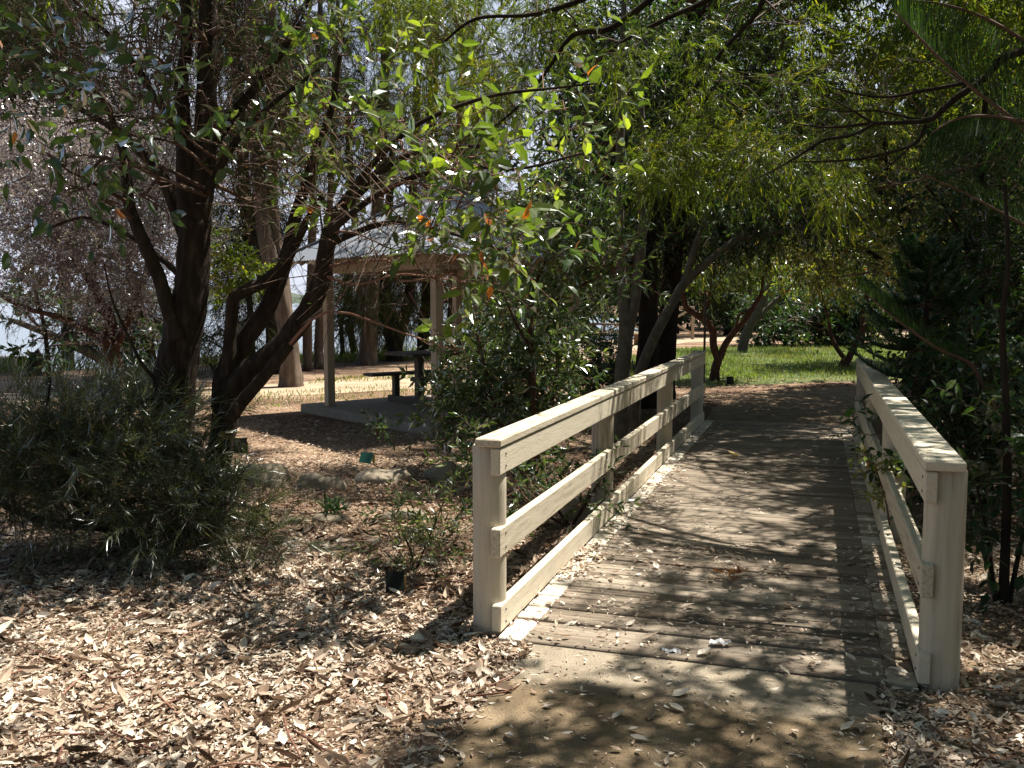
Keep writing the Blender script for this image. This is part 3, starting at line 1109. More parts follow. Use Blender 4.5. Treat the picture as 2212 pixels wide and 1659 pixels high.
# ------------------------------------------------------------------ lakeside hut at the left edge, mooring stump
hb = at(2, 790, 22.0)
hut = thing('lakeside_hut', 'small brown timber hut with flat pale roof at the water edge', 'hut', (hb.x - .9, 22.0, ground_z(hb.x, 22.0)))
zr = at(2, 745, 22.0).z
zb_ = hb.z
m = M()
m.box((-1.0, -.6, -.2), (.75, .8, zr - .42), .5, 0, .01)
m.build('wall', BROWNWOOD, hut)
m = M()
m.box((-1.2, -.75, zr - .4195), (1.0, .95, zr + .0), .6, 0, .01)
m.build('roof', CONC, hut)
m = M()
m.box((-.1, -.622, zr - .95), (.6, -.6025, zr - .55), .8)
m.build('shutter', PALEWOOD, hut)
m = M()
b0 = at(73, 800, 20.5)
b1 = at(80, 763, 20.5)
st_b = Vector((b0.x - .02, 20.5, ground_z(b0.x, 20.5)))
m.tube([st_b - Vector((0, 0, .15)), b0, (b0 + b1) / 2, b1], [.2, .17, .15, .13], 12, 4, .12)
m.add([(b1.x - .07, b1.y - .05, b1.z - .01), (b1.x + .08, b1.y - .03, b1.z - .01), (b1.x + .07, b1.y + .05, b1.z - .01), (b1.x - .05, b1.y + .05, b1.z - .01), (b1.x + .03, b1.y, b1.z + .12)],
      [(0, 1, 4), (1, 2, 4), (2, 3, 4), (3, 0, 4)])
tag(m.build('tree_stump', BARK_BLACK, None, st_b), 'dark broken tree stump standing at the lake edge near the hut', 'stump')


# ------------------------------------------------------------------ rocks and plant signs
def rock(dx, dy, w, h, label, seed, flat=1.0):
    p = gnd(dx, dy)
    sc = p.y / 943 / K
    rx, rz = w * sc / 2, h * sc * 1.2
    rg = np.random.default_rng(seed)
    m = M()
    nu, nv = 26, 13
    V = []
    ph = rg.uniform(0, 6, 8)
    for a in range(nv):
        f = a / (nv - 1) * math.pi
        for b in range(nu):
            t = b / nu * 2 * math.pi
            x, y, z = math.sin(f) * math.cos(t), math.sin(f) * math.sin(t), math.cos(f)
            # squared-off boulder with uneven faces
            x = math.copysign(abs(x) ** .75, x)
            y = math.copysign(abs(y) ** .75, y)
            z = math.copysign(abs(z) ** .8, z)
            d = 1 + .10 * math.sin(2.2 * x + ph[0]) + .09 * math.sin(3.1 * y + ph[1] + x) + .06 * math.sin(5 * x + ph[2] + 4 * z) + rg.normal(0, .026) + .07 * abs(math.sin(7 * x + 3 * y + ph[4])) * abs(math.cos(5 * z + ph[5]))
            V.append((p.x + x * rx * d, p.y + rx * .25 + y * min(rx * .62, .28) * d, z * rz * d * (1 + .25 * math.sin(1.6 * x + ph[3]))))
    f = [(a * nu + b, (a + 1) * nu + b, (a + 1) * nu + (b + 1) % nu, a * nu + (b + 1) % nu) for a in range(nv - 1) for b in range(nu)]
    m.add(V, f, 0, .5 + rg.normal(0, .08), True)
    tag(m.build('edging_rock', ROCK_M, None, (p.x, p.y, 0)), label, 'rock', 'sandstone rocks edging the garden bed')


for k, r in enumerate([
    (548, 1052, 150, 40, 'large angular sunlit sandstone rock beside the multi stemmed tree'),
    (480, 1058, 95, 36, 'shaded sandstone rock half hidden behind the shrub at the tree base'),
    (697, 1058, 98, 32, 'rounded loaf shaped sandstone rock between the angular rock and the long flat one'),
    (828, 1043, 118, 26, 'long flat sandstone rock below the bright green plant sign'),
    (948, 1037, 80, 26, 'low sandstone rock nearest the railing in the upper row of edging rocks'),
    (646, 1133, 52, 15, 'small pointed pale rock at the end of the lower row of edging rocks'),
    (708, 1130, 78, 15, 'thin low rock half buried in leaves beside the small pointed pale rock'),
    (868, 1124, 100, 15, 'low half buried rock behind the small green shrub')]):
    rock(*r[:4], r[4], 40 + k)
rock(1250, 1130, 70, 40, 'pale rock seen between the rails of the sunlit railing', 77)


def sign(dx, dy, w, h, mat, label, lean=.35, yaw=0.0):
    p = gnd(dx, dy)
    sc = p.y / 943 / K
    w, h = w * sc, h * sc * 1.1
    e = thing('plant_sign', label, 'plant sign', p, 'plant name signs in the garden bed', yaw)
    m = M()
    V, hh = [], .012
    for (y0, z0) in ((0, .03), (h * math.sin(lean), .03 + h * math.cos(lean))):
        for x in (-w / 2, w / 2):
            for t in (0, hh):
                V.append((x, y0 + t * math.cos(lean), z0 - t * math.sin(lean)))
    m.add(V, [(0, 2, 6, 4), (1, 5, 7, 3), (0, 4, 5, 1), (2, 3, 7, 6), (4, 6, 7, 5), (0, 1, 3, 2)], 0, .5)
    m.build('plaque', mat, e)
    m = M()
    yk = h * math.sin(lean) * .75 + .014
    m.box((w * .5 - .012, yk, -.1), (w * .5 + .012, yk + .02, .03 + h * .7), .5, 0, .002)
    m.build('stake', GOLD, e)
    return e


sign(853, 1292, 40, 42, SIGN_M, 'near black plant sign tilted in the leaf litter in front of the small green shrub', .35, .12)
sign(519, 985, 30, 30, SIGN_M, 'dark green plant sign beside the trunk of the multi stemmed tree', .1, .3)
sign(787, 1006, 32, 22, SIGN_G, 'bright green plant sign above the long flat edging rock', .5, -.5)
sign(1578, 833, 16, 15, SIGN_M, 'tiny dark plant sign near the red barked tree on the lawn edge', .2, .3)
m = M()
p = gnd(1520, 850)
m.box((-.018, -.018, -.1), (.018, .018, 1.75), .5, 0, .004)
o = m.build('garden_stake', TABLE_M)
o.location = p
tag(o, 'thin dark stake standing beside the red barked tree at the railing end', 'stake')

# ------------------------------------------------------------------ trees
def cl(lst):
    """(picture x, picture y, distance, radius, twigs) -> clumps"""
    return [(at(a, b, Y), r, int(n)) for a, b, Y, r, n in lst]


# the sun reaches the ground here (gaps in the crowns), in picture positions of ground points
LIT = [(300, 1500, 470, 190, .93), (760, 1570, 360, 140, .98), (100, 1330, 300, 70, .7), (930, 1480, 220, 100, .93), (1060, 1420, 90, 50, .95), (700, 1310, 180, 40, .55), (350, 1640, 450, 70, .9),
       (560, 950, 90, 40, .7), (640, 1075, 120, 60, .6), (850, 1120, 220, 50, .6), (940, 1260, 110, 60, .7), (760, 1200, 220, 40, .45), (600, 880, 200, 40, .8),
       (1200, 1290, 130, 130, .98), (1340, 1150, 130, 140, .92), (1450, 1020, 100, 90, .7), (1600, 1070, 180, 100, .6), (1560, 1230, 260, 60, .75), (1720, 1150, 90, 60, .55), (1250, 1350, 170, 40, .75),
       (1300, 1450, 180, 40, .6), (1160, 1480, 70, 40, .8), (1450, 1540, 220, 30, .35), (1850, 1560, 60, 40, .5), (1650, 1330, 60, 16, .5),
       (2100, 1560, 100, 40, .25), (1170, 985, 230, 100, .85), (720, 1010, 260, 70, .7)]
NEG = [(620, 1400, 260, 26, .8), (930, 1370, 90, 50, .6), (400, 1180, 300, 60, .9), (1500, 1620, 500, 50, .7), (1750, 1260, 200, 30, .6), (1680, 930, 260, 60, .85), (1800, 1350, 230, 130, .9), (1500, 1610, 620, 70, .85)]
kx, ky = SUN.x / SUN.z, SUN.y / SUN.z


def sun_gap(x, y):
    a_, b_ = proj(np.stack([x, y, 0 * x], 1))
    lit = np.full(len(x), .06)
    for a, b, r1, r2, s in LIT:
        d2 = ((a_ - a) / r1) ** 2 + ((b_ - b) / r2) ** 2
        lit = np.maximum(lit, s * np.clip(1.5 - d2 * .8, 0, 1))
    for a, b, r1, r2, s in NEG:
        d2 = ((a_ - a) / r1) ** 2 + ((b_ - b) / r2) ** 2
        lit = np.minimum(lit, 1 - s * np.clip(1.5 - d2 * .8, 0, 1))
    lit = np.where((b_ > 1700) | (y < 2.6), .28, lit)
    lit = np.where((y > 13) & (x < 1.5), 1, lit)
    lit = np.where((a_ < -100) & (b_ > 1250), .5, lit)
    # the near part of the left railing stands in the sun
    uu, ss = us(x + .9 * kx, y + .9 * ky)
    lit = np.where((np.abs(uu + 1.46) < .36) & (ss > 3.8) & (ss < 6.8), np.maximum(lit, .99), lit)
    return np.where((np.abs(uu + 1.46) < .3) & (ss > 6.8) & (ss < 9), np.maximum(lit, .55), lit)


def let_sun(cs, k=.9, seed=1):
    r_ = np.random.default_rng(seed)
    P = np.array([tuple(c[0]) for c in cs])
    g = sun_gap(P[:, 0] - P[:, 2] * kx, P[:, 1] - P[:, 2] * ky)
    q = r_.uniform(size=len(cs))
    return [c for c, a, b in zip(cs, g, q) if b > a * k]


LIT_SPRAYS = []                              # sprays that stand in the sun: nothing may hang above them on the sun's side


def open_sky(cs, r=.30):
    L_ = np.array([(p[0] - p[2] * kx, p[1] - p[2] * ky, p[2]) for p in LIT_SPRAYS])
    o = []
    for c in cs:
        x, y, z = c[0]
        d2 = (L_[:, 0] - (x - z * kx)) ** 2 + (L_[:, 1] - (y - z * ky)) ** 2
        if not np.any((d2 < (r + .2) ** 2) & (L_[:, 2] < z - .35)):
            o.append(c)
    return o


def lit_cl(lst):
    o = cl(lst)
    LIT_SPRAYS.extend(tuple(c[0]) for c in o)
    return o


def off_cap(cs):
    o = []
    for c in cs:
        z = c[0][2] - .9
        u, s_ = us(c[0][0] - z * kx, c[0][1] - z * ky)
        if abs(u + 1.46) < .34 and 3.8 < s_ < 6.8:
            continue
        o.append(c)
    return o


# --- the large multi stemmed tree on the left
YT = 6.1
T1 = Tree('multi_stem_tree', 'dark multi stemmed tree with broad sunlit leaves growing through the feathery shrub', 'tree', gnd(430, 1190), BARK_DARK)
T1.limb('trunk', [pd([(432, 1195, 135), (400, 1080, 105), (375, 950, 98), (378, 828, 100), (390, 744, 92), (411, 643, 82), (418, 552, 76), (424, 474, 70)], YT)], 18, .07)
T1.limb('limb', [pd([(424, 500, 64), (440, 370, 54), (444, 270, 50), (447, 130, 46), (450, 0, 42), (452, -160, 36)], YT)], 14, .07)
T1.limb('limb', [pd([(414, 520, 52), (402, 400, 46), (400, 303, 40), (392, 190, 34), (404, 90, 28), (396, -60, 22)], YT)], 12, .07)
T1.limb('limb', [pd([(386, 735, 42), (362, 660, 36), (347, 609, 34), (323, 552, 33), (290, 474, 30), (279, 438, 28), (269, 337, 26), (256, 303, 20), (235, 240, 14), (190, 170, 9)], YT - .1)], 12, .07)
T1.limb('limb', [pd([(405, 520, 40), (380, 450, 34), (357, 394, 30), (325, 350, 27), (296, 320, 24), (269, 296, 18), (200, 250, 12), (120, 215, 7)], YT + .1)], 12, .07)
T1.limb('limb', [pd([(385, 590, 18), (330, 545, 14), (262, 500, 10), (180, 470, 8), (90, 500, 5)], YT + .3)], 8, .07)
T1.limb('limb', [pd([(368, 850, 12), (310, 790, 9), (265, 700, 7), (240, 640, 5), (225, 570, 3)], YT - .2)], 8, .07)
T1.limb('limb', [pd([(446, 330, 36), (500, 250, 28), (560, 180, 24), (620, 90, 18), (660, 10, 14), (700, -100, 10)], YT + .1)], 10, .07)
T1.limb('limb', [pd([(402, 330, 30), (350, 230, 22), (290, 140, 17), (220, 60, 12), (140, -20, 8)], YT + .2)], 10, .07)
T1.limb('limb', [pd([(445, 420, 26), (480, 350, 20), (530, 280, 15), (600, 215, 11), (690, 150, 7)], YT - .2)], 9, .07)
T1.limb('trunk', [pd([(438, 1195, 110), (462, 1060, 62), (478, 960, 60), (487, 893, 64), (486, 830, 62), (500, 775, 50)], YT - .05)], 16, .07)
T1.limb('limb', [pd([(490, 815, 40), (497, 740, 34), (500, 690, 32), (505, 645, 31), (530, 628, 32), (566, 611, 31), (600, 585, 30), (622, 555, 27), (645, 510, 24), (668, 470, 20), (700, 420, 14)], YT - .15)], 12, .06)
T1.bark = BARK_DARK
T1.limb('limb', [pd([(495, 800, 50), (525, 741, 44), (572, 674, 42), (599, 613, 38), (623, 540, 34), (636, 474, 30), (660, 400, 25), (690, 310, 20), (720, 220, 15), (735, 120, 10)], YT)], 12, .07)
T1.limb('limb', [pd([(497, 850, 52), (535, 800, 50), (572, 774, 48), (640, 707, 50), (693, 613, 46), (708, 525, 40), (735, 455, 34), (790, 400, 26), (860, 345, 20), (960, 320, 14), (1080, 315, 9)], YT - .2)], 14, .07)
T1.limb('limb', [pd([(497, 905, 34), (520, 872, 34), (545, 842, 33), (589, 791, 31), (625, 745, 28)], YT - .35)], 12, .08)
T1.limb('limb', [pd([(706, 530, 22), (760, 505, 17), (850, 480, 12), (960, 500, 9), (1080, 540, 6)], YT - .6)], 8, .05)
T1.limb('limb', [pd([(712, 500, 20), (800, 430, 16), (900, 380, 13), (1010, 360, 10), (1120, 365, 7), (1260, 330, 5)], YT - .9)], 8, .05)
T1.limb('limb', [pd([(735, 450, 22), (800, 360, 16), (900, 270, 12), (1050, 210, 9), (1200, 190, 6), (1290, 180, 4)], YT - .5)], 8, .05)
big = spec('broad', L=.115, W=.054, tl=.27, nl=6, twr=.0035, out=.8, up=.25, droop=.05, hang=-.02, fwd=.5, flat=.55, cl=.5, term=2)
T1.crown(off_cap(lit_cl([(a_, b_, Y_ + (.75 if a_ < 900 else .35), r_, max(1, int(n_ * .85))) for a_, b_, Y_, r_, n_ in [
    (760, 110, 5.2, .16, 7), (700, 170, 5.3, .2, 8), (820, 130, 5.4, .18, 6), (690, 220, 5.2, .2, 8), (740, 260, 5.0, .2, 7), (650, 260, 5.6, .2, 7),
    (860, 250, 5.3, .2, 6), (900, 300, 5.1, .22, 7), (800, 330, 5.0, .22, 7), (700, 350, 5.2, .22, 8), (600, 340, 5.3, .22, 9), (550, 300, 5.6, .2, 7),
    (640, 400, 5.0, .2, 6), (870, 330, 4.7, .14, 4), (980, 370, 4.5, .17, 8), (1050, 380, 4.5, .17, 8), (1120, 390, 4.6, .17, 8), (1180, 430, 4.7, .17, 7),
    (1000, 440, 4.6, .2, 8), (1080, 460, 4.6, .2, 8), (1160, 480, 4.7, .18, 7), (960, 500, 4.8, .18, 6), (1030, 540, 4.6, .2, 7), (980, 590, 4.6, .16, 5),
    (1100, 560, 4.8, .2, 6), (1060, 620, 4.8, .16, 4), (1270, 200, 5.3, .2, 8), (1310, 240, 5.3, .18, 7), (1260, 280, 5.4, .2, 7), (1330, 290, 5.5, .18, 6), (1290, 340, 5.4, .18, 7),
    (1240, 380, 5.4, .2, 6), (740, 440, 4.7, .12, 3), (1150, 150, 5.6, .22, 6), (1040, 240, 5.4, .22, 6), (960, 170, 5.6, .22, 6), (990, 760, 4.7, .05, 1)]])),
    big, LEAF_BROAD, TWIG_RED, seed=1, br=.007)
dk = spec('broad', L=.105, W=.05, tl=.28, nl=5, twr=.003, out=.7, up=.0, droop=.25, hang=.25, fwd=.5, flat=.4, cl=.5, term=2)
T1.crown([(c_, r_ * 1.15, max(2, int(n_ * .85))) for c_, r_, n_ in cl([
    (60, 40, 5.6, .3, 10), (150, 20, 5.6, .3, 8), (40, 150, 5.4, .28, 10), (130, 140, 5.6, .28, 8), (220, 180, 5.4, .25, 7), (300, 120, 5.7, .28, 7), (60, 230, 5.4, .25, 8),
    (160, 260, 5.3, .25, 9), (250, 270, 5.3, .22, 7), (320, 250, 5.4, .2, 5), (380, 200, 5.3, .18, 5), (400, 260, 5.2, .18, 6), (100, 330, 5.2, .22, 6), (200, 340, 5.2, .2, 6),
    (280, 340, 5.2, .18, 5), (340, 380, 5.3, .16, 4), (150, 400, 5.2, .2, 5), (220, 430, 5.3, .15, 3), (420, 60, 5.6, .3, 6), (520, 40, 5.7, .3, 6), (600, 150, 5.7, .3, 6), (540, 120, 5.8, .28, 5), (300, 20, 5.7, .3, 6), (930, 450, 5.6, .2, 5), (1000, 480, 5.7, .2, 6), (1060, 500, 5.8, .2, 6), (1130, 520, 5.8, .22, 7), (1190, 500, 5.9, .22, 7), (1080, 430, 5.9, .2, 5), (900, 400, 5.8, .2, 5), (1160, 580, 5.9, .2, 6), (700, 60, 5.9, .25, 6), (640, 20, 5.9, .25, 6)])],
    dk, LEAF_DARKBROAD, TWIG, seed=2)
# bare interlacing twigs of the same tree
tw = spec('narrow', L=.03, W=.008, tl=.42, nl=2, twr=.0034, out=.5, up=.3, droop=.25, fwd=.6, flat=.2)
T1.crown(cl([(x, y, YT + dy_, .45, 46) for x, y, dy_ in
             [(450, 100, .2), (520, 60, -.3), (380, 60, .3), (330, 160, .0), (560, 180, .2), (600, 80, 0), (240, 100, .2), (470, 230, .3), (300, 250, 0), (620, 250, .2), (520, 330, .3),
              (180, 180, .3), (660, 330, -.4), (800, 420, -.7), (900, 470, -.9), (760, 500, -.6), (850, 540, -.8), (300, 420, .1), (560, 420, .4), (1000, 420, -1), (100, 80, .3)]]),
         tw, LEAF_DARKBROAD, TWIG, seed=3, part='twig_mass')

# --- feathery needle shrub around the base of the tree
S1 = Tree('needle_shrub', 'sprawling grey green needle leaved shrub in front of the multi stemmed tree', 'shrub', gnd(240, 1190), BARK_BLACK)
S1.limb('stem', [pd([(300, 1190, 34), (230, 1140, 28), (120, 1130, 24), (30, 1100, 18), (-60, 1050, 12)], 5.9),
                 pd([(300, 1180, 26), (250, 1080, 20), (210, 980, 14), (240, 900, 8), (330, 860, 5)], 5.8),
                 pd([(320, 1180, 26), (330, 1060, 18), (300, 960, 12), (400, 880, 6)], 5.9),
                 pd([(230, 1140, 20), (130, 1050, 14), (80, 950, 10), (100, 880, 6), (110, 820, 4)], 5.7),
                 pd([(330, 1180, 20), (420, 1100, 14), (520, 1090, 9), (590, 1130, 5)], 5.7)], 10, .08)
nd = spec('needle', L=.12, W=.0034, tl=.40, nl=42, twr=.003, out=.55, up=.45, droop=.25, hang=.05, fwd=1.0, flat=.15, cl=.5)
S1.crown([(c_, r_ * 1.1, int(n_ * 1.7)) for c_, r_, n_ in cl([(20, 960, 5.9, .22, 30), (60, 1000, 5.7, .28, 40), (150, 960, 5.9, .28, 36), (230, 940, 6.0, .26, 34), (310, 915, 6.1, .22, 30), (350, 930, 6.6, .2, 22),
             (40, 1040, 5.5, .32, 40), (150, 980, 5.6, .36, 40), (260, 980, 5.7, .34, 40), (340, 990, 5.7, .24, 30), (400, 930, 6.7, .18, 18), (395, 1075, 5.6, .16, 16),
             (20, 1090, 5.4, .34, 30), (130, 1080, 5.7, .36, 30), (250, 1060, 5.8, .36, 30), (360, 1060, 5.6, .34, 34), (420, 1110, 5.6, .18, 22), (480, 1110, 5.6, .14, 10),
             (530, 1150, 5.6, .13, 12), (380, 1140, 5.6, .25, 22), (280, 1130, 5.8, .3, 22), (170, 1140, 6.0, .3, 18), (575, 1165, 5.5, .09, 7), (-40, 1040, 5.5, .36, 34)])],
         nd, LEAF_NEEDLE, TWIG, seed=5, br=.01)

# --- mauve twiggy tree by the lake
S2 = Tree('mauve_twiggy_tree', 'low spreading tree with a haze of mauve grey twigs above the lake', 'tree', Vector((-6.3, 12.2, 0)), BARK_RED)
S2.limb('trunk', [pd([(245, 900, 40), (250, 800, 36), (232, 740, 32), (238, 690, 28), (190, 600, 20), (130, 520, 14), (80, 420, 9), (60, 330, 6)], 11.6)], 10, .08)
S2.limb('limb', [pd([(240, 770, 24), (300, 640, 16), (330, 520, 11), (340, 420, 7)], 11.6), pd([(235, 740, 20), (140, 690, 15), (40, 660, 10), (-60, 600, 6)], 11.4), pd([(200, 620, 18), (210, 500, 12), (180, 400, 8), (200, 330, 5)], 11.6)], 8, .08)
mv = spec('flat', L=.042, W=.018, tl=.6, nl=18, twr=.0045, out=.4, up=.1, droop=.05, fwd=.3, flat=.3, cl=.3)
rg = np.random.default_rng(8)
S2.crown(cl([(rg.uniform(-80, 390), rg.uniform(300, 610), rg.uniform(10.6, 12.4), .5, 52) for _ in range(60)]
            + [(rg.uniform(150, 360), rg.uniform(560, 680), rg.uniform(11, 12), .34, 16) for _ in range(8)]), mv, LEAF_MAUVE, TWIG_GREY, seed=6, br=.012)
# dark leafy sapling in front of the water
S2b = Tree('lakeside_sapling', 'dark leafy sapling silhouetted against the bright lake', 'tree', Vector(at(100, 830, 15)).xy.to_3d(), BARK_BLACK)
S2b.limb('trunk', [pd([(100, 900, 14), (104, 790, 12), (92, 690, 10), (70, 600, 7), (60, 520, 4)], 15)], 8, .08)
S2b.crown(cl([(70, 690, 15, .25, 8), (50, 640, 15, .3, 9), (110, 640, 15, .3, 9), (60, 740, 15, .22, 7), (115, 770, 15, .18, 5), (140, 700, 15, .25, 6), (30, 600, 15, .3, 8), (90, 570, 15, .35, 10), (300, 720, 15.5, .4, 14), (340, 740, 15, .35, 12), (260, 700, 15.5, .4, 12)]),
          spec('narrow', L=.16, W=.07, tl=.3, nl=8, flat=.4, hang=.1), LEAF_DARK, TWIG, seed=7)
# fallen leaning trunk across the water view
LT = Tree('leaning_tree', 'bare grey trunk leaning low across the view of the lake', 'tree', Vector((at(300, 830, 16.5).x, 16.5, 0)), BARK_CASU)
LT.limb('trunk', [pd([(330, 850, 34), (280, 812, 30), (218, 775, 26), (160, 745, 22), (91, 716, 17), (20, 690, 10)], 16.5)], 10, .1)
LT.limb('limb', [pd([(160, 745, 14), (175, 690, 10), (210, 640, 6)], 16.5), pd([(100, 718, 10), (60, 680, 7), (40, 620, 4)], 16.4)], 7, .1)
LT.crown(cl([(210, 640, 16.5, .5, 26), (180, 700, 16.3, .4, 20), (40, 640, 16.4, .4, 16), (240, 700, 16.4, .4, 18)]),
         spec('needle', L=.24, W=.010, tl=.4, nl=18, droop=.5, hang=.5, fwd=.9, flat=.1), LEAF_CASU, TWIG, seed=9)
# small bright tree seen between the trunks
SB = Tree('small_bright_tree', 'small bright green leafy tree between the trunk and the tall grey trunks', 'tree', Vector((at(500, 800, 13.5).x, 13.5, 0)), BARK_GREY)
SB.limb('trunk', [pd([(500, 860, 12), (496, 760, 11), (500, 660, 9), (490, 580, 6)], 13.5)], 8, .05)
SB.crown(cl([(480, 540, 13.4, .28, 22), (520, 570, 13.4, .3, 24), (465, 590, 13.5, .26, 20), (540, 600, 13.3, .2, 12), (500, 610, 13.3, .26, 18), (450, 540, 13.5, .25, 16), (560, 578, 13.3, .1, 5)]),
         spec('narrow', L=.10, W=.042, tl=.28, nl=10, flat=.55, hang=.15), LEAF_FEATHER, TWIG, seed=4)

# --- casuarinas along the lake
CAS = spec('needle', L=.30, W=.008, tl=.7, nl=20, twr=.006, out=.5, up=.0, droop=.45, hang=.7, fwd=.8, flat=.1, cl=.4)


def casuarina(label, trunks, clumps, bark=BARK_CASU, seed=1, sp=CAS, lm=None):
    b = trunks[0][0][0]
    t = Tree('casuarina_tree', label, 'tree', Vector((b.x, b.y, 0)), bark, 'casuarina trees along the lake shore')
    for k, tr in enumerate(trunks):
        t.limb('trunk' if k == 0 else 'limb', [tr], 14, .1)
    r_ = np.random.default_rng(900 + seed)
    topc = Vector(tuple(t.sk[0][0][-1]))          # the crown goes on above the picture
    high_ = [(Vector((topc.x + r_.normal(0, 1.5), topc.y + r_.normal(0, 1.3), CAMH + .36 * topc.y + r_.uniform(.6, 4.5))), 1.1, 46) for _ in range(15)]
    t.crown([(c, r * 1.1, int(n * 1.9)) for c, r, n in cl(clumps)] + high_, sp, lm or LEAF_CASU, TWIG, seed=seed, br=.03)
    return t


rg = np.random.default_rng(21)


def cloud(x0, x1, y0, y1, Y0_, Y1_, r, n, tw_):
    return [(rg.uniform(x0, x1), rg.uniform(y0, y1), rg.uniform(Y0_, Y1_), r * rg.uniform(.7, 1.3), tw_) for _ in range(n)]


casuarina('tall forked casuarina with thick flaring base left of the shelter slab',
          [pd([(628, 842, 62), (627, 790, 50), (618, 700, 44), (600, 620, 42), (575, 520, 38), (560, 400, 34), (548, 250, 30), (540, 60, 24), (536, -120, 14)], 17.8),
           pd([(622, 720, 30), (612, 600, 26), (592, 480, 24), (588, 340, 22), (584, 180, 18), (590, 0, 14)], 17.9)],
          cloud(440, 640, -60, 260, 16.5, 19, .8, 12, 26) + cloud(450, 640, 240, 420, 17, 19, .6, 8, 22), seed=1)
casuarina('dark casuarina trunk behind the tall forked one, beside the lake',
          [pd([(590, 810, 40), (588, 700, 34), (560, 560, 32), (530, 430, 30), (520, 250, 26), (500, 60, 22), (490, -100, 12)], 21)],
          cloud(460, 660, 100, 420, 20, 22, .8, 8, 24) + cloud(350, 560, -80, 100, 20, 22, .9, 7, 24), BARK_BLACK, seed=2)
casuarina('slim straight casuarina left of the left shelter post, further from the camera',
          [pd([(664, 800, 26), (664, 700, 23), (672, 600, 21), (676, 450, 19), (680, 250, 17), (690, 50, 13), (695, -80, 8)], 22)],
          cloud(620, 800, 60, 420, 21, 23, .8, 9, 24), seed=3)
casuarina('slim dark casuarina close behind the left shelter post',
          [pd([(688, 800, 24), (690, 700, 20), (698, 600, 18), (712, 450, 16), (720, 250, 14), (730, 0, 10)], 22.5)],
          cloud(680, 860, -60, 300, 22, 24, .8, 8, 24), seed=4)
casuarina('broad casuarina with spreading roots seen through the middle of the shelter',
          [pd([(790, 797, 72), (794, 760, 44), (800, 690, 34), (806, 600, 31), (812, 500, 29), (820, 380, 27), (830, 200, 24), (836, 0, 20)], 24),
           pd([(797, 740, 22), (780, 640, 19), (772, 540, 16), (760, 400, 18), (750, 250, 12)], 24.1)],
          cloud(730, 1000, 0, 420, 22.5, 25, .9, 12, 26) + cloud(720, 900, 560, 690, 23.5, 25, .55, 5, 20), seed=5)
casuarina('casuarina leaning right behind the picnic table',
          [pd([(850, 792, 46), (856, 745, 34), (872, 690, 28), (884, 640, 26), (890, 560, 25), (892, 420, 22), (900, 220, 19), (905, 0, 15)], 25.5),
           pd([(852, 760, 34), (838, 690, 26), (832, 600, 24), (838, 480, 20), (850, 300, 14)], 25.6)],
          cloud(840, 1060, -50, 440, 24.5, 27, .9, 11, 26) + cloud(715, 930, 560, 730, 25.5, 28.5, .6, 20, 24), BARK_BLACK, seed=6)
casuarina('dark casuarina trunk beside the right front shelter post',
          [pd([(912, 770, 32), (915, 700, 26), (922, 620, 24), (926, 500, 22), (930, 300, 26), (940, 60, 20)], 27)],
          cloud(880, 1120, 0, 480, 26, 28.5, 1.0, 10, 26) + cloud(900, 1200, 560, 740, 27, 30, .6, 14, 24), BARK_BLACK, seed=7)
casuarina('casuarina between the two right shelter posts, mostly hidden by the narrow leaved shrub',
          [pd([(975, 770, 36), (978, 700, 30), (985, 600, 27), (990, 420, 24), (1000, 150, 18)], 27)],
          cloud(960, 1200, 100, 560, 26, 28, 1.0, 10, 26), seed=8)
casuarina('sparse casuarina at the far left against the bright sky',
          [pd([(150, 830, 30), (140, 600, 26), (120, 400, 24), (130, 200, 20), (150, -40, 14)], 24)],
          cloud(-60, 190, -20, 320, 20, 24, 1.0, 34, 40) + cloud(180, 340, 180, 330, 20, 24, .9, 12, 34) + cloud(320, 480, -20, 330, 22, 25, .8, 11, 28), BARK_BLACK, seed=9)
casuarina('small casuarina with low weeping needles in front of the far shore',
          [pd([(545, 800, 18), (542, 700, 16), (535, 600, 13), (530, 500, 10)], 22)],
          cloud(440, 590, 420, 640, 21, 22.5, .5, 14, 22) + cloud(410, 540, 690, 800, 20, 21, .4, 8, 18), BARK_BLACK, seed=10)
casuarina('low dark casuarina overhanging the lake below the mauve tree',
          [pd([(330, 830, 26), (322, 740, 22), (300, 660, 18), (280, 580, 13)], 17.5)],
          cloud(170, 330, 640, 740, 16.8, 18, .5, 9, 22), BARK_BLACK, seed=12)

for k, (x_, Y_, lab) in enumerate([(742, 26.5, 'thin dark shore sapling just right of the left front shelter post'), (765, 27.5, 'thin crooked shore sapling left of the broad casuarina'), (770, 30, 'thin shore sapling partly behind the broad casuarina'), (828, 28.5, 'thin shore sapling between the two larger casuarinas in the shelter opening')]):
    b_ = at(x_, 780, Y_)
    t = Tree('shore_sapling', lab, 'sapling', Vector((b_.x, Y_, 0)), BARK_BLACK, 'saplings along the lake shore')
    r_ = np.random.default_rng(60 + k)
    P_ = [t.base + Vector((r_.normal(0, .12) * q, 0, q * 1.1)) for q in range(5)]
    t.limb('trunk', [(P_, [.07, .06, .05, .04, .02])], 7, .06)
    t.crown([(t.base + Vector((r_.uniform(-.9, .9), r_.uniform(-.6, .6), r_.uniform(.8, 4.6))), .5, 16) for _ in range(10)],
            spec('needle', L=.25, W=.009, tl=.7, nl=10, twr=.009, out=.6, up=.2, droop=.2, hang=.3, fwd=.8, flat=.1), LEAF_CASU, TWIG, seed=3, br=.02)

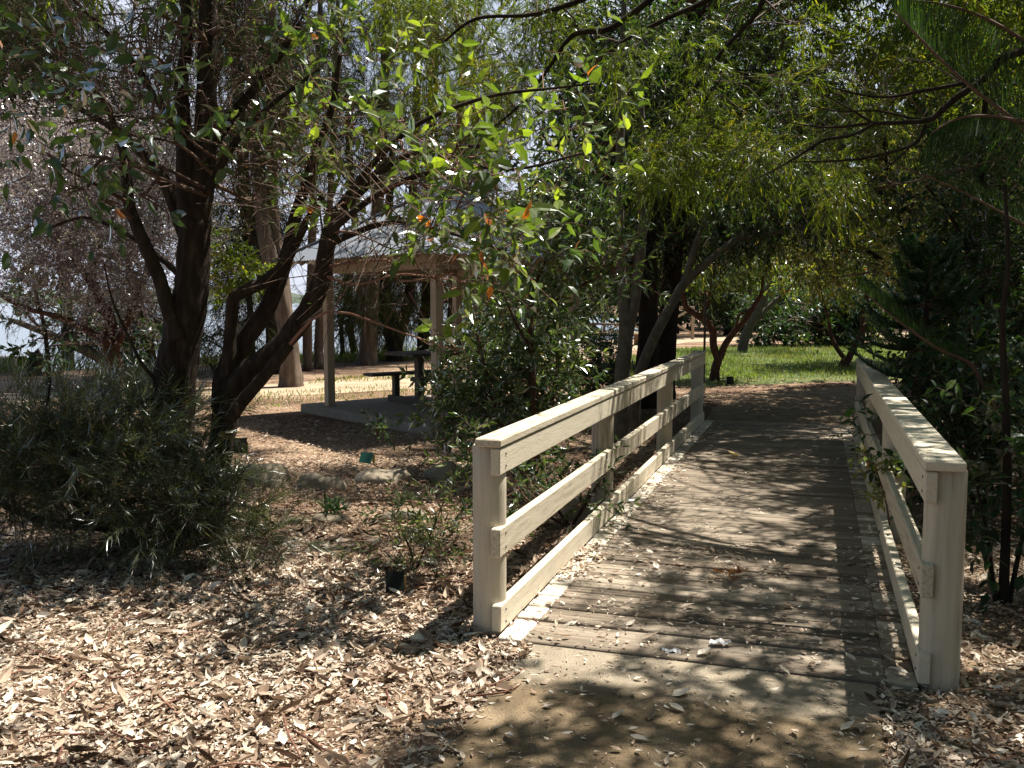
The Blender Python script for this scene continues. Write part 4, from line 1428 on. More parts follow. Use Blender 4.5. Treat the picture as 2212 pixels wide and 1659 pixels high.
# --- grey and dark trunks behind the sunlit railing
TG = Tree('grey_barked_tree', 'slender forked grey barked tree close behind the sunlit railing', 'tree', Vector((at(1345, 900, 10.6).x, 10.6, 0)), BARK_GREY)
TG.limb('trunk', [pd([(1338, 985, 52), (1342, 900, 42), (1345, 800, 38), (1352, 720, 36), (1346, 640, 26), (1340, 560, 24), (1338, 440, 22), (1340, 300, 20), (1344, 140, 17), (1350, -40, 12)], 10.6)], 14, .04)
TG.limb('limb', [pd([(1354, 730, 30), (1372, 640, 27), (1382, 560, 25), (1388, 470, 23), (1378, 400, 20), (1392, 330, 18), (1384, 200, 14), (1400, 60, 10)], 10.6)], 12, .05)
TG2 = Tree('leaning_grey_tree', 'grey barked tree leaning right across the path behind the railing', 'tree', Vector((at(1375, 900, 10.9).x, 10.9, 0)), BARK_GREY)
TG2.limb('trunk', [pd([(1366, 960, 38), (1372, 860, 31), (1388, 790, 27), (1418, 720, 25), (1450, 660, 23), (1480, 610, 23), (1530, 565, 20), (1600, 510, 17), (1660, 470, 14), (1740, 430, 11), (1840, 400, 7)], 10.9)], 12, .05)
TG2.limb('limb', [pd([(1478, 612, 20), (1500, 540, 17), (1530, 450, 13), (1540, 330, 9)], 10.9), pd([(1600, 510, 15), (1660, 505, 12), (1740, 490, 9), (1820, 500, 5)], 10.8)], 9, .05)
TK = Tree('dark_trunk_tree', 'thick black trunked tree with dense dark crown behind the forked grey tree', 'tree', Vector((at(1395, 850, 13.2).x, 13.2, 0)), BARK_BLACK)
TK.limb('trunk', [pd([(1398, 880, 70), (1397, 800, 58), (1400, 720, 48), (1398, 600, 46), (1396, 450, 42), (1390, 280, 36), (1392, 60, 26)], 13.2)], 14, .06)
TK2 = Tree('dark_trunk_tree', 'black trunked tree standing at the far end of the sunlit railing', 'tree', Vector((at(1435, 850, 14).x, 14, 0)), BARK_BLACK)
TK2.limb('trunk', [pd([(1432, 860, 66), (1436, 780, 54), (1444, 690, 46), (1455, 560, 44), (1462, 420, 40), (1472, 250, 32), (1480, 40, 22)], 14)], 14, .06)
dcrown = spec('narrow', L=.105, W=.034, tl=.45, nl=15, twr=.005, out=.6, up=.1, droop=.3, hang=.35, fwd=.5, flat=.45, cl=.6)
TK.crown(cl(cloud(1180, 1420, 80, 520, 12.4, 14.6, .75, 34, 26) + cloud(1180, 1380, 500, 610, 14, 16, .5, 12, 26)), dcrown, LEAF_DARK, TWIG, seed=1, br=.03)
TK2.crown(cl(cloud(1380, 1720, 40, 470, 13, 15.5, .75, 46, 28) + cloud(1400, 1760, 430, 515, 13.5, 15.8, .5, 20, 26)), dcrown, LEAF_DARK, TWIG, seed=2, br=.03)
TG2.crown(cl(cloud(1500, 1900, 380, 480, 10.2, 11.6, .4, 10, 16)), dcrown, LEAF_DARK, TWIG, seed=3, br=.015)
TG.crown(cl(cloud(1200, 1460, 0, 200, 9.8, 11.5, .4, 5, 20)), dcrown, LEAF_DARK, TWIG, seed=4, br=.015)

# --- red barked V trees and others on the lawn
lawnleaf = spec('narrow', L=.17, W=.06, tl=.5, nl=12, twr=.006, out=.5, up=.1, droop=.3, hang=.4, fwd=.5, flat=.45, cl=.6)
RV = Tree('red_barked_tree', 'small red barked tree forking into a V at the lawn edge near the railing', 'tree', gnd(1543, 824), BARK_RED)
RV.limb('trunk', [pd([(1543, 832, 30), (1545, 800, 23), (1553, 772, 21)], 19.2)], 12, .08)
RV.limb('limb', [pd([(1551, 778, 17), (1541, 745, 17), (1541, 720, 17), (1530, 698, 16), (1505, 680, 15), (1483, 665, 14), (1476, 640, 12), (1465, 610, 8)], 19.2)], 10, .08)
RV.limb('limb', [pd([(1556, 775, 17), (1566, 745, 17), (1590, 712, 16), (1610, 690, 14), (1632, 655, 12), (1646, 630, 10), (1652, 590, 7), (1690, 540, 5)], 19.2)], 10, .08)
RV.limb('limb', [pd([(1512, 683, 9), (1530, 650, 8), (1537, 615, 7), (1535, 570, 5)], 19.2), pd([(1592, 708, 8), (1598, 680, 6), (1630, 668, 5)], 19.2)], 8, .08)
RV.crown(cl(cloud(1450, 1720, 480, 580, 18.3, 20.2, .5, 22, 16)), lawnleaf, LEAF_YELLOW, TWIG, seed=1, br=.02)
RW = Tree('red_barked_tree', 'V shaped red barked tree on the lawn beyond the shaded railing', 'tree', gnd(1822, 795), BARK_RED)
RW.limb('trunk', [pd([(1820, 800, 30), (1824, 785, 24), (1830, 775, 22)], 23)], 12, .08)
RW.limb('limb', [pd([(1828, 780, 12), (1808, 752, 11), (1795, 725, 10), (1790, 690, 9), (1775, 640, 8), (1765, 590, 6)], 23), pd([(1831, 778, 18), (1848, 745, 16), (1862, 715, 15), (1868, 670, 13), (1880, 610, 10), (1890, 540, 7)], 23)], 10, .08)
RW.crown(cl(cloud(1720, 1960, 500, 610, 22, 24.5, .6, 22, 18)), lawnleaf, LEAF_YELLOW, TWIG, seed=2, br=.02)
GL = Tree('pale_barked_tree', 'pale barked forked tree leaning right at the back of the lawn', 'tree', gnd(1604, 758), BARK_GREY)
GL.limb('trunk', [pd([(1603, 763, 30), (1608, 735, 25), (1622, 700, 22), (1640, 665, 18), (1655, 635, 15), (1665, 600, 10)], 30.5)], 12, .06)
GL.limb('limb', [pd([(1622, 705, 14), (1645, 680, 13), (1670, 655, 12), (1690, 638, 9), (1720, 610, 6)], 30.5)], 10, .06)
GL.crown(cl(cloud(1580, 1800, 490, 590, 29, 32, .9, 16, 20)), lawnleaf, LEAF_YELLOW, TWIG, seed=3, br=.02)

# --- shrubs and saplings behind the sunlit railing
NB = Tree('narrow_leaved_shrub', 'tall glossy narrow leaved shrub with reddish stems between the railing and the shelter', 'shrub', gnd(1150, 985), BARK_RED)
NB.limb('stem', [pd([(1150, 990, 26), (1152, 900, 20), (1150, 800, 17), (1146, 700, 15), (1150, 640, 12), (1175, 570, 9), (1220, 500, 6), (1260, 420, 4)], 8.6),
                 pd([(1120, 990, 16), (1075, 900, 12), (1050, 800, 9), (1030, 720, 6)], 8.8),
                 pd([(1160, 990, 16), (1190, 880, 11), (1205, 780, 8), (1210, 690, 5)], 9.0),
                 pd([(1150, 760, 8), (1110, 690, 6), (1090, 640, 4)], 8.5), pd([(1148, 680, 9), (1215, 640, 7), (1290, 600, 5), (1340, 575, 3)], 8.3)], 9, .06)
nb = spec('narrow', L=.115, W=.031, tl=.36, nl=11, twr=.003, out=.6, up=.35, droop=.15, hang=.0, fwd=.55, flat=.35, cl=.5, term=5)
NB.crown([(c_, r_ * 1.05, int(n_ * 1.6)) for c_, r_, n_ in lit_cl([(1000, 860, 9, .26, 20), (980, 920, 8.8, .22, 14), (1060, 800, 9, .3, 24), (1040, 880, 8.8, .3, 24), (1100, 720, 9, .28, 20), (1130, 800, 8.8, .3, 24), (1120, 880, 8.8, .3, 24), (1180, 700, 8.8, .28, 18),
             (1180, 790, 9, .24, 20), (1175, 870, 9.2, .24, 20), (1215, 760, 9.4, .2, 12), (1200, 850, 9.4, .25, 16), (1080, 660, 8.7, .25, 12), (1160, 640, 8.5, .25, 12), (1000, 780, 9.2, .2, 9),
             (1230, 640, 8.4, .25, 12), (1270, 560, 8.3, .26, 14), (1320, 575, 8.2, .2, 12), (1240, 500, 8.4, .25, 12), (1190, 560, 8.5, .28, 12), (1280, 430, 8.5, .25, 14), (1250, 370, 8.6, .22, 10), (1130, 580, 8.6, .25, 10), (1210, 440, 8.6, .25, 10),
             (1080, 930, 8.5, .25, 16), (1170, 940, 8.6, .25, 14), (1300, 560, 8.4, .16, 6), (1150, 480, 8.6, .25, 9), (1220, 560, 8.4, .25, 10)])], nb, LEAF_BANKSIA, TWIG_RED, seed=1, br=.008)
LB = Tree('low_leafy_shrub', 'low leafy shrub poking between the rails of the sunlit railing', 'shrub', gnd(1230, 1140), BARK_RED)
LB.limb('stem', [pd([(1230, 1140, 10), (1200, 1090, 7), (1180, 1030, 4)], 6.6), pd([(1232, 1140, 10), (1270, 1080, 7), (1300, 1030, 4)], 6.7), pd([(1226, 1140, 8), (1150, 1090, 6), (1110, 1040, 4)], 6.5)], 7, .05)
LB.crown(cl([(1120, 1040, 6.4, .13, 10), (1180, 1030, 6.5, .15, 12), (1240, 1040, 6.6, .15, 10), (1300, 1020, 6.8, .15, 9), (1250, 1090, 6.5, .16, 12), (1160, 1100, 6.4, .14, 9), (1290, 1080, 6.7, .13, 8), (1010, 1000, 6.3, .15, 9), (1000, 1060, 6.1, .15, 10), (990, 1130, 5.9, .13, 8), (1010, 950, 6.4, .15, 8)]),
         spec('narrow', L=.075, W=.024, tl=.2, nl=9, twr=.0022, up=.3, fwd=.55, flat=.4, term=4), LEAF_BANKSIA, TWIG_RED, seed=2, br=.005)
GS = Tree('small_green_shrub', 'small open green shrub behind the near black plant sign', 'shrub', gnd(893, 1240), BARK_RED)
GS.limb('stem', [pd([(893, 1242, 9), (890, 1200, 7), (870, 1150, 5), (850, 1110, 3)], 5.55), pd([(895, 1242, 8), (915, 1190, 5), (940, 1130, 4), (960, 1080, 3)], 5.5), pd([(890, 1240, 7), (850, 1210, 4), (830, 1190, 3)], 5.5)], 6, .04)
GS.crown(cl([(850, 1110, 5.6, .1, 8), (880, 1150, 5.5, .12, 9), (840, 1200, 5.45, .1, 10), (910, 1200, 5.4, .1, 7), (930, 1140, 5.5, .12, 9), (960, 1090, 5.5, .13, 10), (980, 1150, 5.5, .1, 7), (870, 1220, 5.4, .08, 6), (950, 1200, 5.4, .1, 6)]),
         spec('narrow', L=.06, W=.013, tl=.18, nl=10, twr=.0022, up=.45, fwd=.6, flat=.35, term=3), LEAF_BANKSIA, TWIG_RED, seed=3, br=.005)
SQ = Tree('garden_seedling', 'small dark seedling beside the front corner of the shelter slab', 'seedling', gnd(815, 955), BARK_RED)
SQ.limb('stem', [pd([(815, 957, 5), (814, 930, 4), (816, 905, 3)], 9.9)], 6, .04)
SQ.crown(cl([(812, 915, 9.9, .09, 8), (830, 925, 9.8, .07, 5)]), spec('narrow', L=.09, W=.035, tl=.14, nl=6), LEAF_DARK, TWIG, seed=1, br=.004)
FG = Tree('grassy_tuft', 'small strappy green plant lying among the leaves between the two rows of rocks', 'plant', gnd(715, 1110), BARK_RED)
FG.crown(cl([(715, 1105, 6.9, .08, 10), (745, 1105, 6.9, .06, 6)]), spec('needle', L=.14, W=.016, tl=.05, nl=5, up=.7, fwd=.6, flat=.3), LEAF_CONIFER, TWIG, seed=1, connect=False, part='foliage')
BS = Tree('low_dark_shrub', 'low dark shrub behind the post of the shelter and the grey trunks', 'shrub', gnd(1290, 900), BARK_RED)
BS.limb('stem', [pd([(1290, 905, 12), (1280, 850, 8), (1300, 800, 5)], 12.4)], 6, .04)
BS.crown(cl(cloud(1255, 1335, 790, 880, 12, 13, .24, 12, 20)), spec('narrow', L=.085, W=.025, tl=.3, nl=11, up=.3, flat=.4), LEAF_DARK, TWIG, seed=1, br=.008)
for k, (x, y, Y, lab) in enumerate([(1085, 800, 19, 'mid green shrub behind the shelter beside the sandy track'), (1290, 772, 24, 'dark green shrub in front of the distant picnic table')]):
    b = Tree('track_shrub', lab, 'shrub', Vector((at(x, y, Y).x, Y, 0)), BARK_RED)
    b.limb('stem', [([b.base, b.base + Vector((.1, 0, .5))], [.03, .02])], 6, .04)
    b.crown([(b.base + Vector((rg.uniform(-.7, .7), rg.uniform(-.4, .4), rg.uniform(.2, .75))), .3, 20) for _ in range(9)],
            spec('narrow', L=.11, W=.035, tl=.35, nl=11, up=.3, flat=.4), LEAF_DARK if k else LEAF_BANKSIA, TWIG, seed=1, br=.01)

# --- the dark right hand side
RA = Tree('camellia_shrub', 'dense dark glossy shrub crowding over the shaded railing', 'shrub', Vector((3.55, 7.4, 0)), BARK_BLACK)
RA.limb('stem', [pd([(2110, 1110, 30), (2095, 950, 24), (2085, 820, 18), (2095, 700, 12)], 7.4), pd([(2130, 1110, 22), (2150, 950, 16), (2190, 820, 11)], 7.4), pd([(2090, 1110, 18), (2050, 960, 13), (2010, 880, 9), (1960, 860, 6)], 7.3)], 10, .06)


def off_rail(cs):
    return [c for c in cs if us(c[0][0], c[0][1])[0] > .62 + c[1] * 1.15 or c[1] < .13]


cam_l = spec('broad', L=.085, W=.042, tl=.3, nl=10, twr=.003, out=.7, up=.1, droop=.25, hang=.15, fwd=.5, flat=.6, cl=.5, term=3)
RA.crown(off_rail(cl(cloud(1935, 2240, 790, 930, 6.4, 8.6, .34, 34, 16) + cloud(2010, 2240, 930, 1060, 6.2, 7.6, .28, 10, 12) + [(1880, 940, 6.7, .12, 5), (1900, 985, 6.5, .1, 4), (1960, 960, 6.8, .2, 9), (1990, 1060, 6.0, .12, 4)])),
         cam_l, LEAF_DARK, TWIG, seed=1, br=.012)
RB = Tree('thin_stemmed_shrub', 'sparse dark shrub with thin upright stems behind the near end of the shaded railing', 'shrub', Vector((2.78, 4.7, 0)), BARK_BLACK)
RB.limb('stem', [pd([(2165, 1330, 30), (2172, 1180, 24), (2176, 1020, 21), (2172, 850, 18), (2165, 700, 15), (2178, 560, 12), (2170, 400, 8)], 4.9),
                 pd([(2155, 1330, 14), (2130, 1150, 10), (2110, 1050, 6)], 4.9), pd([(2175, 1330, 14), (2212, 1140, 10), (2240, 1050, 6)], 4.9)], 9, .06)
RB.crown(cl([(2130, 1080, 4.9, .18, 7), (2200, 1050, 4.9, .18, 7), (2110, 1160, 4.8, .13, 5), (2220, 1150, 4.8, .15, 6), (2150, 980, 5, .2, 8), (2230, 960, 5, .2, 8), (2150, 880, 5.2, .2, 7)]), cam_l, LEAF_DARK, TWIG, seed=2, br=.007)
RT = Tree('leafy_sprig', 'slender sprig of small bright leaves growing through the shaded railing', 'plant', gnd(1925, 1180), BARK_RED)
RT.limb('stem', [pd([(1925, 1180, 5), (1915, 1090, 4), (1890, 1010, 3), (1868, 985, 2)], 6.0)], 6, .03)
RT.crown(cl([(1868, 985, 5.9, .05, 5), (1895, 1020, 5.9, .07, 6), (1915, 1060, 5.9, .09, 8), (1885, 1060, 5.9, .05, 3)]), spec('broad', L=.055, W=.03, tl=.1, nl=5, flat=.5, term=2), LEAF_YELLOW, TWIG_RED, seed=3, br=.003)
RC = Tree('dark_understorey_tree', 'dark leafy tree with a slanting trunk behind the conifer sapling on the shaded side', 'tree', Vector((5.2, 9.6, 0)), BARK_BLACK)
RC.limb('trunk', [pd([(2070, 950, 36), (2085, 780, 30), (2100, 650, 27), (2112, 520, 24), (2120, 360, 18), (2130, 200, 12)], 10), pd([(2160, 940, 20), (2140, 760, 15), (2110, 600, 12), (2060, 480, 9), (2000, 400, 6)], 9.2)], 10, .06)
rcl = spec('narrow', L=.105, W=.042, tl=.4, nl=12, twr=.004, out=.6, up=.05, droop=.25, hang=.25, fwd=.5, flat=.55, cl=.7, term=2)
RC.crown(off_rail(cl(cloud(1980, 2260, 640, 800, 8, 10.5, .42, 24, 20) + cloud(1930, 2250, 420, 660, 8, 11, .5, 34, 18) + cloud(1950, 2240, 200, 460, 8.5, 11.5, .55, 22, 18))), rcl, LEAF_DARK, TWIG, seed=1, br=.015)
RD = Tree('lit_understorey_tree', 'yellow green leafy tree catching the sun above the curved path', 'tree', Vector((6.2, 14.8, 0)), BARK_BLACK)
RD.limb('trunk', [pd([(1985, 870, 34), (1975, 700, 30), (1960, 560, 26), (1930, 420, 20), (1900, 250, 14)], 14.8), pd([(1968, 640, 16), (1900, 560, 12), (1830, 520, 8)], 14.6)], 10, .06)
RD.crown(cl(cloud(1730, 2020, 330, 600, 13.4, 16, .6, 34, 18) + cloud(1760, 2000, 100, 360, 13.4, 16, .7, 18, 18)), rcl, LEAF_YELLOW, TWIG, seed=2, br=.02)
CS = Tree('conifer_sapling', 'dark green conifer sapling with upswept whorled branches beside the shaded railing', 'tree', Vector((3.28, 7.9, 0)), BARK_BLACK)
CS.limb('trunk', [pd([(1990, 960, 22), (1995, 820, 18), (2000, 700, 14), (2003, 620, 9), (2006, 540, 5)], 7.9)], 8, .05)
m = M()
rg2 = np.random.default_rng(4)
for k in range(64):
    h = rg2.uniform(0, 1)
    s0_ = at(1992 + 12 * h, 830 - 280 * h, 7.9)
    a_ = rg2.uniform(0, 2 * math.pi)
    Lb = (.62 * (1 - h) + .16) * rg2.uniform(.75, 1.2)
    dr_ = Vector((math.cos(a_), math.sin(a_), .12))
    pts = [s0_, s0_ + dr_ * Lb * .5 + Vector((0, 0, -.02)), s0_ + dr_ * Lb + Vector((0, 0, .14))]
    Q, R = m.tube(pts, [.008, .006, .003], 5, k, 0, mat=1, step=6, cap=False)
    n = 330
    t = rg2.uniform(.12, 1, n)
    q_ = np.stack([np.interp(t * (len(Q) - 1), np.arange(len(Q)), Q[:, c]) for c in range(3)], 1)
    sd_ = np.array((-math.sin(a_), math.cos(a_), 0))
    sg = np.where(rg2.uniform(size=n) < .5, -1, 1)[:, None]
    axd = np.array(tuple(dr_)) * .8 + sd_ * sg * .7 + np.array((0, 0, .55)) + rg2.normal(0, .15, (n, 3))
    Ln = rg2.uniform(.06, .13, n) * (1.2 - .5 * t)
    add_leaves(m, 'needle', q_, axd, rg2.normal(size=(n, 3)), Ln, np.full(n, .009), rg2.uniform(.1, 1, n))
m.build('foliage', [LEAF_CONIFER, TWIG], CS.e, CS.base)

# palm with long comb like fronds at the right edge
PM = Tree('comb_frond_palm', 'palm with dark comb like hanging fronds at the upper right edge', 'palm', Vector((4.3, 6.0, 0)), BARK_BLACK)
PM.limb('trunk', [([PM.base, PM.base + Vector((0.05, .0, 1.5)), PM.base + Vector((-.05, 0, 3.1))], [.14, .12, .10])], 12, .08)
top = PM.base + Vector((-.05, 0, 3.1))
for k, (pts, ll, upw, Yf) in enumerate([
    ([(2330, 330), (2160, 235), (2047, 143), (1975, 70), (1930, 20)], .34, .95, 5.0),
    ([(2330, 180), (2230, 100), (2130, 40), (2040, 10), (1960, 0)], .36, -.9, 5.2),
    ([(2330, 300), (2240, 270), (2130, 250), (2060, 260), (2010, 290)], .28, -.85, 4.8),
    ([(2330, 540), (2240, 500), (2172, 464), (2060, 405), (1940, 357)], .16, .85, 5.6),
    ([(2100, 790), (2030, 755), (1958, 706), (1900, 660), (1858, 624)], .15, .8, 6.6)]):
    P = [at(x, y, Yf) for x, y in pts]
    if k < 4:
        P = [top + (P[0] - top) * f + Vector((0, 0, .35 * math.sin(f * 3.1))) for f in (0, .5)] + P
    else:
        P = [P[0] + Vector((.2, .1, -.3))] + P
    m = M()
    Q, R = m.tube(P, np.linspace(.016, .004, len(P)), 6, k, 0, mat=1, step=6)
    n = 78
    t = np.linspace(.22, 1, n)
    q_ = np.stack([np.interp(t * (len(Q) - 1), np.arange(len(Q)), Q[:, c]) for c in range(3)], 1)
    tg = unit(np.stack([np.interp(t * (len(Q) - 1), np.arange(len(Q)), np.gradient(Q[:, c])) for c in range(3)], 1))
    for side in (-1, 1):
        pr_ = unit(np.cross(tg, (0, 0, 1.0))) * side
        axd = pr_ * .35 + tg * .35 + np.array((0, 0, upw)) + rg2.normal(0, .04, (n, 3))
        Ln = ll * (1.1 - .6 * np.abs(t - .55)) * rg2.uniform(.85, 1.1, n)
        add_leaves(m, 'needle', q_, axd, pr_ + rg2.normal(0, .2, (n, 3)), Ln, np.full(n, .0055), rg2.uniform(.0, .7, n))
    m.build('frond', [LEAF_DARK, TWIG], PM.e, PM.base)

# --- feathery tree leaning over the bridge from the right
OT = Tree('feathery_tree', 'feathery leaved tree whose dark branches and fine yellow green foliage hang over the footbridge', 'tree', Vector((4.9, 6.6, 0)), BARK_BLACK)
J = at(2450, -60, 5.4)
OT.limb('trunk', [([OT.base, OT.base + Vector((.1, 0, 1.6)), OT.base + Vector((-.1, -.3, 3.2)), OT.base + Vector((-.3, -.1, 5.0)), OT.base + Vector((-.3, .6, 6.8))], [.16, .14, .12, .09, .05])], 12, .06)
ot0 = OT.base + Vector((-.05, -.25, 3.0))
for path in ([(2212, 110, 20), (2120, 175, 17), (2060, 215, 16), (2011, 257, 14), (1960, 264, 11), (1887, 267, 9), (1800, 275, 6), (1744, 271, 4), (1690, 262, 2)],):
    P, R = pd(path, 5.2)
    OT.limb('limb', [([ot0, (ot0 + P[0]) * .5 + Vector((0, 0, .12))] + P, [.06, .045] + R)], 10, .05)
OT.limb('limb', [pd([(1887, 268, 10), (1840, 292, 8), (1780, 303, 8), (1720, 340, 6), (1665, 371, 4), (1610, 395, 2)], 5.15),
                 pd([(2000, 268, 10), (1976, 310, 8), (1900, 335, 7), (1840, 345, 6), (1765, 349, 4), (1700, 350, 2)], 5.15),
                 pd([(1985, 300, 6), (1930, 350, 4), (1870, 400, 3)], 5.1), pd([(1887, 267, 8), (1830, 232, 5), (1780, 205, 3)], 5.2), pd([(1990, 262, 7), (1900, 240, 5), (1810, 240, 4), (1740, 225, 2)], 5.25),
                 pd([(2120, 172, 12), (2000, 195, 9), (1900, 210, 6), (1800, 190, 4)], 5.3)], 7, .04)
high = OT.base + Vector((-.3, -.1, 5.0))
for path in ([(1560, -120, 26), (1430, -20, 22), (1320, 60, 17), (1240, 75, 12), (1190, 140, 9), (1130, 220, 6), (1060, 280, 4)],
             [(1480, -120, 20), (1300, -20, 15), (1160, 30, 10), (1030, 40, 8), (960, 90, 5)],
             [(1620, -120, 20), (1540, -10, 15), (1440, 40, 11), (1330, 100, 8), (1230, 190, 6), (1150, 260, 4)],
             [(1700, -120, 18), (1640, 20, 12), (1560, 110, 9), (1480, 220, 7), (1420, 300, 4)]):
    P, R = pd(path, 8.6)
    OT.limb('limb', [([high, (high + P[0]) * .5 + Vector((0, 0, .5))] + P, [.035, .03] + [min(q, .028) for q in R])], 8, .05)
fe_ = spec('needle', L=.07, W=.0052, tl=.26, nl=24, twr=.0018, out=.5, up=-.05, droop=.55, hang=.25, fwd=.9, flat=.15, cl=.6)
rg = np.random.default_rng(77)
bright = lit_cl(cloud(840, 1240, -40, 70, 8.6, 10.4, .32, 26, 28) + cloud(850, 1180, 60, 220, 8.6, 10.2, .30, 26, 26) + cloud(950, 1120, 210, 275, 8.4, 9.2, .2, 9, 16)
                + cloud(1390, 1640, 290, 400, 7.4, 8.8, .22, 26, 26) + cloud(1600, 1830, 320, 420, 7.0, 9.0, .18, 12, 20) + cloud(1280, 1780, 40, 260, 7.6, 10, .16, 15, 20))
dim = cl(cloud(1180, 1440, -40, 140, 8.4, 10.4, .34, 16, 26) + cloud(1200, 1420, 120, 220, 8, 9, .25, 6, 16) + cloud(1300, 1750, -40, 210, 10.2, 12.5, .42, 36, 34)
         + cloud(1700, 2000, -40, 210, 6.8, 9.0, .34, 24, 30) + cloud(1620, 1800, 330, 430, 6.8, 8.4, .28, 14, 26) + cloud(1650, 1950, 190, 320, 5.4, 7.0, .25, 16, 20))
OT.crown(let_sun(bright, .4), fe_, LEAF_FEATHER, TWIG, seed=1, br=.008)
OT.crown(open_sky(let_sun(dim, .8)), fe_, LEAF_FEATHER_SHADED, TWIG, seed=2, br=.008)
# upper crown of the black trunked tree, above the picture, with clumps added to shade lower foliage
up = [(Vector((x_, rg.uniform(12.0 if x_ < 3.4 else 10.8, 16), rg.uniform(6.6, 8.8))), .65, 40) for x_ in rg.uniform(1.0, 6.4, 170)]
for c in dim + cl(cloud(1750, 2250, 0, 480, 7, 11, .4, 60, 1) + cloud(1250, 1750, 0, 280, 11, 14, .4, 40, 1)):
    h = rg.uniform(6.8, 8.8) - c[0].z
    p = c[0] + Vector((h * kx, h * ky, h))
    q1, q2 = proj(np.array([tuple(p)]))
    if q2[0] < -40:
        up.append((p, .5, 34))
TK2.crown(open_sky(let_sun(up, 1.5)), dcrown, LEAF_DARK, TWIG, seed=5, br=.03)
# upper crown of the multi stemmed tree, above the picture
T1.crown(open_sky(let_sun([(Vector((rg.uniform(-3.6, -.6), rg.uniform(5.2, 8.2), rg.uniform(4.7, 6.2))), .42, 15) for _ in range(60)], .7)), dk, LEAF_DARKBROAD, TWIG, seed=8)

# crown above the picture: it throws the dappled shade on the bridge, the path and the litter
rg = np.random.default_rng(101)
cx_, cy_ = np.meshgrid(np.arange(-5.5, 7.5, .30), np.arange(-5.0, 16.5, .30), indexing='ij')
cx_ = cx_.ravel() + rg.uniform(-.13, .13, cx_.size)
cy_ = cy_.ravel() + rg.uniform(-.13, .13, cy_.size)
lit = sun_gap(cx_, cy_)
keep = rg.uniform(size=lit.size) > lit
cx_, cy_ = cx_[keep], cy_[keep]
H = rg.uniform(4.3, 7.6, cx_.size)
C = np.stack([cx_ + H * kx, cy_ + H * ky, H], 1)
qx, qy = proj(C)
ok = ~((C[:, 1] > .5) & (qy > -30) & (qx > -50) & (qx < 1250))
C = np.array([tuple(c[0]) for c in open_sky([(p, 0, 0) for p in C[ok]])])
print('canopy clumps', len(C))
shade = spec('flat', L=.125, W=.032, tl=.32, nl=13, twr=.003, out=.6, up=0, droop=.3, hang=.15, fwd=.6, flat=.7, cl=.4)
OT.crown([(c, (.24, .24, .14), 10) for c in C], shade, LEAF_FEATHER, TWIG, seed=9, connect=False)

# --- trees and shrubs closing the view behind the lawn
BGL = spec('narrow', L=.26, W=.10, tl=.8, nl=12, twr=.01, out=.6, up=.1, droop=.25, hang=.25, fwd=.5, flat=.5, cl=.8, term=2)
DS = Tree('dark_round_shrub', 'wide dark rounded shrub at the back of the lawn behind the V shaped tree', 'shrub', Vector((12.4, 34.5, 0)), BARK_BLACK)
DS.limb('stem', [([DS.base, DS.base + Vector((.1, 0, 1))], [.12, .08])], 7, .05)
DS.crown(cl(cloud(1640, 1900, 640, 735, 33.4, 36.5, .75, 34, 18)), BGL, LEAF_DARK, TWIG, seed=1, br=.03)
BGT = [  # x, Y, height, spread, leaf, label
    (3.6, 47, 8, 3.2, LEAF_DARK, 'dark tree behind the pale cross braced fence'),
    (7.6, 44, 7, 3.0, LEAF_CASU, 'grey green tree behind the leaning pale barked tree'),
    (10.5, 46, 5, 3.0, LEAF_DARK, 'low bushy tree on the far side of the sandy track'),
    (15.5, 43, 9, 3.6, LEAF_DARK, 'tall dark tree behind the wide rounded shrub'),
    (20.5, 41, 8, 3.6, LEAF_YELLOW, 'yellow green tree at the back right of the lawn'),
    (17.5, 27, 7, 2.6, LEAF_DARK, 'dark tree on the right side of the lawn'),
    (13.6, 20.5, 6.5, 2.2, LEAF_DARK, 'dark tree beside the curved path, behind the shaded railing'),
    (10.6, 12.6, 6, 1.9, LEAF_DARK, 'dark tree at the right edge beyond the curved path'),
    (24, 33, 9, 3.4, LEAF_DARK, 'tall dark tree at the far right beyond the lawn'),
    (-.2, 44, 7, 2.8, LEAF_CASU, 'feathery dark tree on the shore beyond the shelter'),
    (1.9, 37, 8, 2.5, LEAF_DARK, 'dark shore tree behind the shelter roof'),
    (12.4, 24.5, 8.5, 2.6, LEAF_DARK, 'tall dark tree whose crown overhangs the lawn'),
    (3.9, 24, 9, 2.6, LEAF_DARK, 'tall dark tree rising behind the black trunks'),
    (9.2, 18.4, 8, 1.9, LEAF_DARK, 'dark crowned tree beside the yellow green tree at the curved path')]
WOOD = []
for k, (x, Y, h, sp_, lm, lab) in enumerate(BGT):
    r_ = np.random.default_rng(300 + k)
    t = Tree('woodland_tree', lab, 'tree', Vector((x, Y, ground_z(x, Y))), BARK_BLACK, 'trees closing the view behind the lawn')
    b = t.base
    hi_t = k in (11, 12, 13)
    t.limb('trunk', [([b, b + Vector((r_.uniform(-.2, .2), 0, h * .3)), b + Vector((r_.uniform(-.5, .5), 0, h * .6)), b + Vector((r_.uniform(-.7, .7), 0, h * .9))], [.22, .17, .12, .05])], 10, .07)
    z0 = .42 if hi_t else (.08 if k in (2, 7, 8, 6, 5) else .22)
    cs = []
    for q in range(52):
        g = unit(r_.normal(size=3)[None])[0] * r_.uniform(.3, 1) ** .6
        cs.append((b + Vector((g[0] * sp_, g[1] * sp_ * .8, h * (z0 + (1.02 - z0) * (.5 + g[2] * .5)))), .75 * r_.uniform(.7, 1.25), 15))
    t.crown(cs, BGL if Y > 16 else rcl, lm, TWIG, seed=k, br=.05)
    WOOD.append(t)
